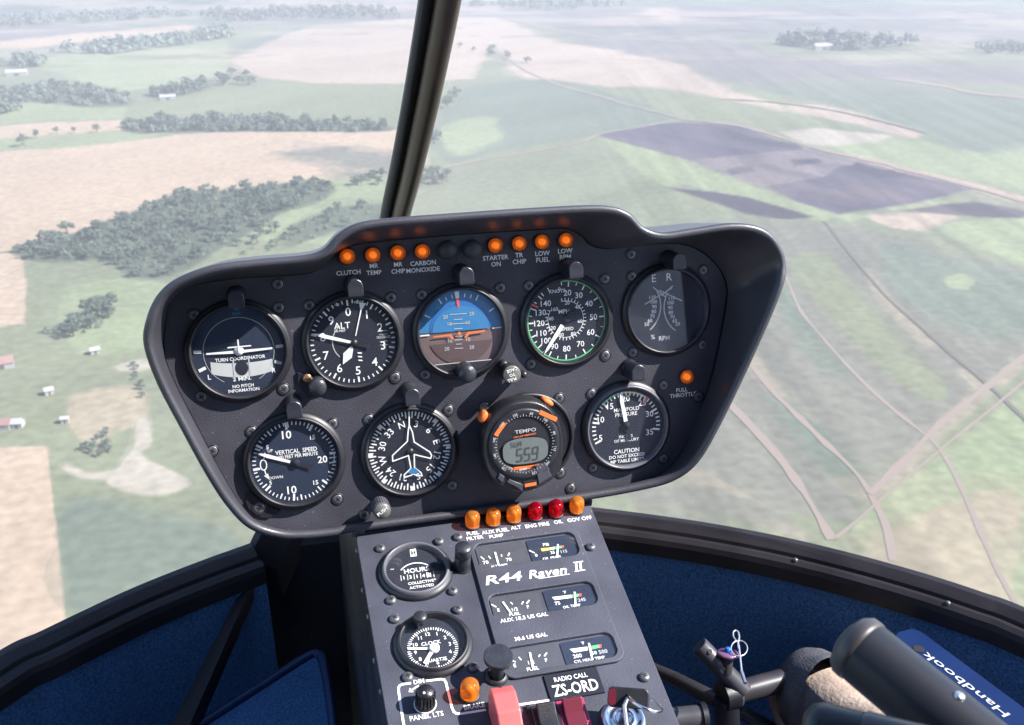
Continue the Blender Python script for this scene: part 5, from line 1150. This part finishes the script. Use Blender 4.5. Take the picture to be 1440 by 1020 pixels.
# lamps along the top of the console
for x, y, red, w in [(664, 738.5, 0, "FUEL FILTER"), (693, 735, 0, "AUX FUEL PUMP"), (722, 730.5, 0, "ALT"), (752, 726.5, 1, "ENG FIRE"), (781, 722.5, 1, "OIL"), (810, 718, 0, "GOV OFF")]:
    lamp(CON, x, y, LMR if red else LMT, f"{'deep red' if red else 'bright amber'} dome lamp above the word{'s' if ' ' in w else ''} {w}", "dome lamps along the top of the console", .98)
lamp(CON, 660, 978, LMT, "bright amber dome lamp above the word BRAKE", "dome lamps low on the console", 1.08)
lt = MB(); Z = .0004
for st, x, y, cap in [("FUEL", 665, 750, 5), ("FILTER", 668, 756.5, 5), ("AUX FUEL", 696.5, 747, 5.2), ("PUMP", 698, 754, 5), ("ALT", 725.5, 742, 5), ("ENG FIRE", 755.5, 738.5, 5.2), ("OIL", 785, 734, 5), ("GOV OFF", 815, 730, 5.2), ("DIM", 589, 958.5, 5.5), ("PANEL LTS", 600, 1007, 6.2), ("BRAKE", 667, 993, 6.2)]:
    ct(lt, st, x, y, cap, Z, bold=True, sx=.92)
lw = .0019
def cpath(pts): lt.path([CON.loc(x, y, Z) for x, y in pts], lw, Z)
cpath([(572, 1040), (567, 1015), (560.5, 972), (560.5, 967), (562.5, 964), (566, 962.5), (577, 961)]); cpath([(600, 957.6), (620, 955.3), (624.5, 956), (627, 960), (630, 972), (635.5, 995), (638, 1001), (642, 1003.8), (648, 1004), (692, 997)]); cpath([(728, 991.5), (775, 984.5)])
a = CON.loc(589, 964, Z); b_ = CON.loc(579, 970.5, Z); lt.line(a, b_, .0013, Z); b2 = CON.loc(574.5, 973.5, Z); d = (Vector(b2) - Vector(b_)).normalized(); t = Vector((-d.y, d.x)) * .0024
lt.add([(*(Vector(b_) + t), Z), (*(Vector(b_) - t), Z), (*b2, Z)], [(0, 1, 2)]); obj("lettering", lt, M['white'], con)

# hour meter and clock
hu = CON.loc(585, 800, .006)
HR = abs(CON.loc(637, 792, .006)[0] - CON.loc(533, 808, .006)[0]) / 2
G = Gauge("hour_meter", "round hour meter reading HOURS above its counter, upper left of the console", "gauge", 585, 800, HR, CON, bez='bezelgrey', lightrim=True, zd=.0012)
r = G.ri; k_ = 1.25
def gt(st, x, y, cap, **k): G.mk.text(st, *G.L(x, y), cap * G.k * k_, G.z, **k)
gt("HOURS", 586, 802, 6.2, bold=True); G.mk.ring(r * .62, r * .66, G.z, -50, 48, c=(0, -.0075)); 
p = [G.L(577, 774), G.L(584, 772.5), G.L(585.5, 782), G.L(578, 783)]; G.mk.path(p, .0008, G.z, closed=True); G.mk.add([(*G.L(578.5, 774.5), G.z), (*G.L(583.5, 773.8), G.z), (*G.L(581, 778), G.z)], [(0, 1, 2)]); G.mk.add([(*G.L(579, 782), G.z), (*G.L(584, 781.2), G.z), (*G.L(581.5, 778), G.z)], [(0, 1, 2)])
for i, n in enumerate("1314"): gt(n, 568 + i * 9.2, 813 - i * 1.0, 4.8, bold=True)
for i in range(6): x = 563.5 + i * 9.2; y = 813.5 - i * 1.1; G.mk.line(G.L(x, y - 4), G.L(x + 1, y + 4), .0008, G.z, 4)
for i in range(3): G.mk.line(G.L(600 + i * 2.4, 806), G.L(601 + i * 2.4, 812), .0008, G.z + .0001)
gt("COLLECTIVE", 592, 819, 3.6, bold=True); gt("ACTIVATED", 593, 825, 3.6, bold=True); gt("~", 551.5, 801, 5); gt("+", 611.5, 815, 4); G.done()
G = Gauge("clock", "round quartz clock with white hands, lower left of the console", "clock", 609.5, 902.5, HR * 1.0, CON, zd=.0010)
r = G.ri; c0 = G.L(608.5, 912); r2 = r * .80
for i in range(60): G.mk.tick(i * 6 - 6, r2 * (.84 if i % 5 == 0 else .88), r2, .0010 if i % 5 == 0 else .0007, G.z, c=c0)
for i in range(1, 13): a = R(i * 30 - 6); G.mk.text(str(i), c0[0] + r2 * .70 * math.sin(a), c0[1] + r2 * .70 * math.cos(a), 4.6 * G.k * k_, G.z, bold=True)
gt("CLOCK", 606, 904.5, 4.6, bold=True); gt("QUARTZ", 612, 929, 4.0, bold=True); G.done()
b = MB(); p = G.L(610.5, 913); z = G.z
hand(b, p, 280, [(-.0012, .001), (.0012, .001), (.0010, .0205), (-.0010, .0205)], z + .0008); hand(b, p, 218, [(-.0016, .001), (.0016, .001), (.0012, .016), (-.0012, .016)], z + .0012); hand(b, p, 212, [(-.0004, .001), (.0004, .001), (.0003, .018), (-.0003, .018)], z + .0016)
b.lathe([(.0042, z), (.0042, z + .0022), (.003, z + .003), (0, z + .0032)], 20, c=p, caps=False); G.needle(b, M['white'], "hands")
b = MB(); knob(b, G.L(590.5, 882), .0052, .010, .0056); obj("setting_knob", b, M['cap'], G.t)

# lamps on stalks over the console gauges
def stalk(x, y, L, r, label):
    t = thing("gauge_lamp", label, "gauge lamp", CON.mat(*CON.loc(x, y, L), 0), "small black lamps standing on the console")
    b = MB(); b.lathe([(r * .48, 0), (r * .48, L * .84)], 24, caps=False); b.lathe([(r * .48, L * .82), (r * .97, L * .84), (r, L * .86), (r, L * .97), (r * .96, L), (0, L)], 32, caps=False, smooth=False); obj("shade", b, M['cap'], t)
    b = MB(); b.lathe([(r * .85, 0), (r * .82, .002), (r * .6, .003)], 24, caps=False); obj("flange", b, M['bezel'], t)
def stalk2(x, y, L, r, label):
    t = thing("gauge_lamp", label, "gauge lamp", CON.mat(*CON.loc(x, y, L), 0), "small black lamps standing on the console")
    b = MB(); b.lathe([(r, .001), (r, L * .52), (r * .9, L * .55), (r * .9, L * .58), (r, L * .61), (r, L * .97), (r * .93, L), (0, L)], 28, caps=False); obj("shade", b, M['cap'], t)
    b = MB(); b.lathe([(r * 1.12, 0), (r * 1.1, .0015)], 24); obj("flange", b, M['bezel'], t)
stalk2(651.5, 769, .026, .0068, "short black lamp between the hour meter and the FUEL FILTER lamp")
stalk(701, 922, .026, .0112, "black mushroom headed lamp left of the lowest gauge window")

# placard, switches, dimmer, key
pq = [CON.loc(x, y, .0016) for x, y in [(764, 951), (837, 936.5), (852, 972.5), (775.5, 987)]]
pt = thing("placard", "black placard lettered RADIO CALL ZS-ORD", "placard", CON.mat())
b = MB(); u0 = (pq[0][0] + pq[3][0]) / 2; u1 = (pq[1][0] + pq[2][0]) / 2; v1 = (pq[0][1] + pq[1][1]) / 2; v0 = (pq[2][1] + pq[3][1]) / 2
b.box(u0, u1, v0, v1, .0001, .0016, bev=.0003); obj("plate", b, M['dial'], pt)
b = MB(); um = (u0 + u1) / 2; b.text("RADIO CALL", um - .001, v1 - (v1 - v0) * .25, .0040, .0019, width=(u1 - u0) * .62); b.text("ZS-ORD", um, v0 + (v1 - v0) * .34, .0098, .0019, width=(u1 - u0) * .84, bold=True); obj("lettering", b, M['white'], pt)
kt = thing("dimmer_knob", "black ribbed dimmer knob with white dot above PANEL LTS", "knob", CON.mat(*CON.loc(598, 990), 0) @ Matrix.Diagonal((.86, .86, .9, 1)))
kb = MB(); kb.lathe([(.0092, .0006), (.0088, .004), (.0080, .0045), (.0074, .017), (.0068, .0185), (0, .0188)], 36, caps=False)
for i in range(18): kb.box(.0074, .0088, -.0006, .0006, .004, .0155, 0, Matrix.Rotation(i * math.pi / 9, 4, 'Z'))
obj("grip", kb, M['black'], kt)
kb = MB(); kb.lathe([(.0012, .0186), (.001, .0192), (0, .0192)], 12, c=(-.0018, -.002), caps=False); obj("white_dot", kb, M['white'], kt)
kb = MB(); kb.lathe([(.0100, 0), (.0098, .0008)], 32); obj("skirt", kb, M['white'], kt)
# guarded red switch
u, v = CON.loc(708, 1012); gt_ = thing("guarded_switch", "pinkish red switch guard standing left of the rocker switches", "switch guard", CON.mat(u, v, 0))
b = MB(); prof = [(-.020, 0), (-.020, .020), (-.010, .026), (.006, .026), (.014, .021), (.0155, .012), (.008, .004), (.008, 0)]
W2 = .0088
vs = [(s_ * (W2 * (1.12 if z < .01 else 1.0)), y, z) for s_ in (-1, 1) for y, z in prof]; n = len(prof)
b.add(vs, [tuple(range(n))[::-1], tuple(range(n, 2 * n))] + [(i, (i + 1) % n, (i + 1) % n + n, i + n) for i in range(n)]); o = obj("guard", b, M['guard'], gt_, fix=True)
bv = o.modifiers.new("soft", 'BEVEL'); bv.width = .0012; bv.segments = 2
b = MB(); b.lathe([(.0010, .0212), (.0009, .0216)], 10, c=(0, 0.0)); b.v = [(x, y + .0135, z + .0012) for x, y, z in b.v]; obj("hinge_hole", b, M['screwd'], gt_)
b = MB(); b.box(-.011, .011, -.016, .012, -.0002, .0012, bev=.0004); obj("base", b, M['black'], gt_)
for nm, x, y, wd, mb_, rk, lb in [("rocker_switch", 769, 1019, .0100, 'black', 'black', "plain black rocker switch between the red guard and the magenta switch"), ("rocker_switch", 806, 1012, .0108, 'magenta', 'darkred', "magenta framed rocker switch left of the key")]:
    u, v = CON.loc(x, y); t = thing(nm, lb, "rocker switch", CON.mat(u, v, 0), "rocker switches on the console")
    b = MB(); fr_ = [(-wd, -.014), (wd, -.014), (wd, .0135), (-wd, .0135)]; b.box(-wd, wd, -.014, .0135, 0, .0065, bev=.0008); obj("frame", b, M[mb_], t)
    b = MB(); pr = [(-.0115, .0066), (-.0115, .009), (0, .0098), (.0085, .0148), (.0105, .0135), (.0105, .0066)]; w_ = wd * .70; n = len(pr)
    b.add([(s_ * w_, y_, z_) for s_ in (-1, 1) for y_, z_ in pr], [tuple(range(n))[::-1], tuple(range(n, 2 * n))] + [(i, (i + 1) % n, (i + 1) % n + n, i + n) for i in range(n)]); o = obj("rocker", b, M[rk], t, fix=True)
    bv = o.modifiers.new("soft", 'BEVEL'); bv.width = .0008; bv.segments = 2
b = MB(); u, v = CON.loc(752, 1016); b.box(u - .0035, u - .0012, v - .012, v + .014, .0001, .003, bev=.0005); tag(obj("switch_divider", b, M['black'], None, CON.mat()), "thin black rib left of the plain black rocker switch", "switch rib")
# ignition lock with the key in it
u, v = CON.loc(877, 1010, .004); kt = thing("ignition_lock", "chrome ignition lock low on the right of the console", "key switch", CON.mat(u, v, 0))
b = MB(); b.lathe([(.0172, 0), (.0168, .003), (.0150, .0048), (.0128, .0046), (.0118, .0034), (.0095, .0034), (.0090, .0048), (.0062, .0048), (.006, .0036)], 48); obj("barrel", b, M['chrome'], kt)
b = MB(); b.box(-.0008, .0008, -.005, .005, .0030, .0040); obj("slot", b, M['screwd'], kt)
ks = thing("ignition_key", "black headed key standing in the ignition lock", "key", CON.mat(u, v, 0))
b = MB(); b.box(-.0012, .0012, -.0042, .0042, .0042, .018); obj("blade", b, M['steel'], ks)
b = MB(); KM = Matrix.Translation((.002, .0035, .024)) @ Matrix.Rotation(R(-16), 4, 'Z') @ Matrix.Rotation(R(38), 4, 'X'); b.prism(rrect(-.0150, .0150, -.0072, .0072, .0035, 4), -.0030, .0030, 0, KM, bev=.0012); obj("head", b, M['black'], ks)
b = MB(); b.prism(rrect(-.0148, -.0095, -.0058, .0058, .002, 4), .0029, .0034, 0, KM); obj("red_inlay", b, M['darkred'], ks)
kr = thing("key_ring", "bright steel split ring hanging from the ignition key", "key ring", CON.mat(u, v, 0))
b = MB()
for k in range(2): b.tube([(.012 + .0125 * math.cos(a), -.004 + .0145 * math.sin(a), .026 - .010 * math.sin(a) - .0075 * math.cos(a) + k * .0012) for a in [i * math.pi / 18 for i in range(36)]], .00085, 8, closed=True)
obj("ring", b, M['chrome'], kr)
b = MB(); b.tube([(.000, .001, .0285), (-.004, -.004, .027), (-.0045, -.013, .019), (-.003, -.026, .011), (-.002, -.04, .008)], [.0012, .0015, .0015, .0014, .0013], 10); tag(obj("key_loop", b, M['wire'], None, CON.mat(u, v, 0)), "pale cord loop looped over the key head", "cord")
b = MB(); random.seed(5)
pts = [(.008 + .0012 * i + .001 * math.sin(i * 2.1), -.021 - .002 * math.sin(i * 1.3) - .0006 * i, .010 + .0012 * math.sin(i * 1.9)) for i in range(16)]
for p in pts: b.lathe([(0, -.0016), (.0012, -.0011), (.0017, 0), (.0012, .0011), (0, .0016)], 10, M4=Matrix.Translation(p), caps=False)
tag(obj("bead_chain", b, M['steel'], None, CON.mat(u, v, 0)), "dull bead chain lying below the ignition lock", "chain")

# ------------------------------------------------------------------ right footwell: pedals, shoe, controls, handbook
PZ = -.44
def pz(x, y, dz=0): return hitz(x, y, PZ + dz)
pd = thing("pedal_assembly", "black and grey pedal tubes with a quick release socket in the right footwell", "pedals")
def tb(name, pts, r, m, parent, seg=20): 
    b = MB(); b.tube(pts, r, seg); return obj(name, b, m, parent)
A, B_ = pz(984, 908, .05), pz(1045, 972)
tb("socket_tube", [A - (B_ - A).normalized() * .001, A, A.lerp(B_, .5), B_], [.0085, .0098, .0102, .0104], M['tubegrey'], pd)
for t_ in (.12, .47):
    p = A.lerp(B_, t_); ax = (B_ - A).normalized(); up = (CAM - p); up = (up - ax * up.dot(ax)).normalized(); up = (up + ax.cross(up) * -.35).normalized()
    b = MB(); b.lathe([(.0028, 0), (.0026, .0012)], 14, M4=Matrix.Translation(p + up * .0096) @ up.to_track_quat('Z', 'Y').to_matrix().to_4x4()); obj("pin_hole", b, M['screwd'], pd)
C_, D_ = pz(1022, 978, -.006), pz(1100, 957, -.006)
tb("cross_tube", [C_, C_.lerp(D_, .5), D_], .0125, M['tube'], pd)
tb("clamp_collar", [C_ - (D_ - C_).normalized() * .006, C_ + (D_ - C_).normalized() * .010], .0165, M['black'], pd)
tb("collar_lip", [C_ + (D_ - C_).normalized() * .0101, C_ + (D_ - C_).normalized() * .0125], .0158, M['steel'], pd)
tb("link_tube", [pz(900, 935, -.05), pz(950, 956, -.03), pz(1010, 986, -.02)], .0085, M['tube'], pd)
tb("upright_post", [C_ + Vector((0, 0, -.004)), C_ + Vector((.002, -.02, -.10)), C_ + Vector((.002, -.03, -.215))], .0135, M['black'], pd)
e0, e1 = pz(946, 1012, -.02), pz(985, 1008, -.02)
tb("lower_tube", [e0, e1], .0125, M['tubegrey'], pd); tb("end_plug", [e1 + (e1 - e0).normalized() * .0003, e1 + (e1 - e0).normalized() * .006], .0150, M['black'], pd)
for q in ((1075, 1010), ):
    tb("brace_tube", [pz(1040, 1000, -.06), pz(1090, 1028, -.08)], .008, M['tube'], pd)
qp = thing("release_pin", "quick release pin with purple disc and blue button on the pedal socket tube", "pin")
p = pz(1023.5, 919, .045); ax = Vector((.10, .22, .96)).normalized(); m4 = Matrix.Translation(p) @ ax.to_track_quat('Z', 'Y').to_matrix().to_4x4()
b = MB(); b.lathe([(.0115, -.0016), (.0118, 0), (.0108, .0014), (.004, .0018)], 32, M4=m4); obj("disc", b, M['purple'], qp)
b = MB(); b.lathe([(.0036, .0016), (.0036, .0052), (.0028, .0064), (0, .0066)], 18, M4=m4, caps=False); obj("button", b, M['bluebtn'], qp)
b = MB(); b.lathe([(.0062, -.022), (.0062, -.0014)], 20, M4=m4); obj("shank", b, M['tube'], qp)
ln = thing("pin_lanyard", "thin steel wire loop and ring tied to the release pin", "wire loop")
Q = lambda x, y, h=.05: pz(x, y, h)
b = MB(); b.tube([Vector(q) for q in spline([tuple(Q(*q)) for q in [(1040, 914), (1038, 905), (1032, 897), (1031, 890), (1034, 887), (1038, 889), (1039.5, 896), (1038, 905), (1038.5, 912)]], 6)], .00095, 8)
b.tube([Q(1039, 908), Q(1041, 926), Q(1043, 945)], .0011, 8); obj("wire", b, M['wire'], ln)
b = MB(); cc = Q(1040, 912); b.tube([Q(1039.5 + 11.5 * math.cos(a), 912 + 11.0 * math.sin(a)) for a in [i * math.pi / 16 for i in range(32)]], .0007, 8, closed=True); obj("ring", b, M['wire'], ln)
b = MB(); b.tube([Q(1042.5, 944), Q(1048, 961)], .0019, 10); obj("crimp", b, M['steel'], ln)

# shoe on the pedal (toe points away from the viewer)
toe = pz(1116, 927, .0); sax = Vector((-.06, .90, .16)).normalized(); sr = Vector((.985, .08, .05)); sr = (sr - sax * sr.dot(sax)).normalized(); su = sr.cross(sax)
sh_ = thing("shoe", "grey and tan leather shoe resting on the pedal tubes", "shoe")
O = toe + sr * .010
def sp(x, y, z): return O + sr * x + sax * y + su * z
secs = [(.004, .010, .010), (-.001, .024, .022), (-.010, .034, .030), (-.025, .0425, .037), (-.045, .0475, .044), (-.07, .0490, .052), (-.10, .0475, .064), (-.13, .0435, .082), (-.16, .039, .098), (-.19, .036, .11)]
rows = []
for y, w, h in secs:
    rows.append([sp(w * math.cos(a), y + .004 * math.sin(a) * 0, -.018 + (h + .006) * math.sin(a) ** .9) for a in [math.pi * k / 20 for k in range(21)]])
b = MB(); b.grid(rows[4:]); b.add(rows[-1], [tuple(range(21))]); obj("upper", b, M['suede'], sh_)
rows2 = []
for i, (y, w, h) in enumerate(secs[:6]):
    k = 1.035; rows2.append([sp(w * k * math.cos(a), y + .003 - max(0, math.sin(a) - .55) * (.0 if i < 4 else .030 * (i - 3)) * -1, -.018 + (h + .0085) * math.sin(a) ** .9) for a in [math.pi * j / 20 for j in range(21)]])
b = MB(); b.grid(rows2); b.add(rows2[0], [tuple(range(21))]); obj("toe_cap", b, M['shoegrey'], sh_)
for sgn in (-1, 1):   # grey quarters along both sides
    rr = []
    for y, w, h in secs[4:]:
        rr.append([sp(sgn * w * 1.05 * math.cos(a), y, -.018 + (h + .0065) * 1.02 * math.sin(a) ** .9) for a in [math.pi * .5 * .60 * j / 8 for j in range(9)]])
    b = MB(); b.grid(rr); obj("side_panel", b, M['shoegrey'], sh_)
b = MB(); rr = []
for y, w, h in secs: rr.append([sp(w * 1.12 * c_, y + .004, z) for c_, z in ((-1, -.019), (-1.03, -.024), (-1, -.034), (1, -.034), (1.03, -.024), (1, -.019))])
b.grid(rr, smooth=False); b.add(rr[0], [tuple(range(6))]); obj("sole", b, M['sole'], sh_)

# control grip near the viewer and the smaller one below it
g0 = at_depth(1196, 903, .475); g1 = at_depth(1470, 1128, .418); ax = (g1 - g0).normalized()
cg_ = thing("control_grip", "thick blue-grey metal control tube in the right foreground, blurred by nearness", "control grip")
rG = .0147
b = MB(); Mx = Matrix.Translation(g0) @ ax.to_track_quat('Z', 'Y').to_matrix().to_4x4(); Lg = (g1 - g0).length
b.lathe([(rG * .985, .007), (rG, .009), (rG, Lg)], 48, M4=Mx); obj("tube", b, M['grip'], cg_)
b = MB(); b.lathe([(0, -.0035), (rG * .55, -.0030), (rG * .85, -.0010), (rG * 1.03, .002), (rG * 1.04, .005), (rG * 1.03, .0068), (rG * .98, .0072)], 48, M4=Mx, caps=False); obj("end_cap", b, M['gripend'], cg_)
pp_ = hit(1344, 988, g0 + (CAM - g0).normalized() * .019, (CAM - g0).normalized())
tt = (pp_ - g0).dot(ax); ctr_ = g0 + ax * tt; nrm_ = (pp_ - ctr_).normalized()
b = MB(); b.lathe([(.0023, -.002), (.0023, .0006), (.0015, .0011), (0, .0012)], 18, M4=Matrix.Translation(ctr_ + nrm_ * rG) @ nrm_.to_track_quat('Z', 'Y').to_matrix().to_4x4(), caps=False); obj("screw", b, M['steel'], cg_)
h0 = at_depth(1142, 1026, .42); h1 = at_depth(1330, 1072, .40); ax2 = (h1 - h0).normalized(); M2 = Matrix.Translation(h0) @ ax2.to_track_quat('Z', 'Y').to_matrix().to_4x4()
c2 = thing("control_lever", "short black tipped control lever at the bottom edge in front of the shoe", "control lever")
b = MB(); b.lathe([(0, -.004), (.006, -.0035), (.0098, -.001), (.0112, .003), (.0112, .018)], 32, M4=M2, caps=False); obj("tip", b, M['black'], c2)
b = MB(); b.lathe([(.0112, .0182), (.0118, .020), (.0118, (h1 - h0).length)], 32, M4=M2); obj("tube", b, M['tubegrey'], c2)
# handbook tucked beside the seat
BZ = -.372
hq = [hitz(x, y, BZ) for x, y in [(1256, 899), (1264, 889), (1283, 884), (1296, 889), (1520, 1055), (1440, 1110)]]
hbk = thing("handbook", "blue handbook lying upside down at the right behind the control grip", "book")
b = MB(); n = len(hq); b.add(hq + [q - ZUP * .018 for q in hq], [tuple(range(n)), tuple(range(n, 2 * n))[::-1]] + [(i, (i + 1) % n, (i + 1) % n + n, i + n) for i in range(n)]); obj("cover", b, M['bookblue'], hbk, fix=True)
tx0 = hitz(1422, 1011, BZ + .0006); tx1 = hitz(1302, 921, BZ + .0006); xd = (tx1 - tx0).normalized(); yd = ZUP.cross(xd)
FB = Frame(tx0.lerp(tx1, .5), xd, yd)
b = MB(); b.text("Handbook", .004, 0, .0092, 0, width=(tx1 - tx0).length * .99); b.text("Pilot's", -(tx1 - tx0).length * .96, -.0005, .0092, 0, width=(tx1 - tx0).length * .68); obj("lettering", b, M['whitesoft'], hbk, FB.mat()) ; hbk.children[-1].matrix_world = FB.mat()
b = MB(); p = hitz(1292.5, 912.5, BZ + .0008); b.poly([(p.x + .0058 * math.cos(a), p.y + .0058 * math.sin(a)) for a in [k * .35 for k in range(18)]], p.z); obj("binder_hole", b, M['screwd'], hbk)
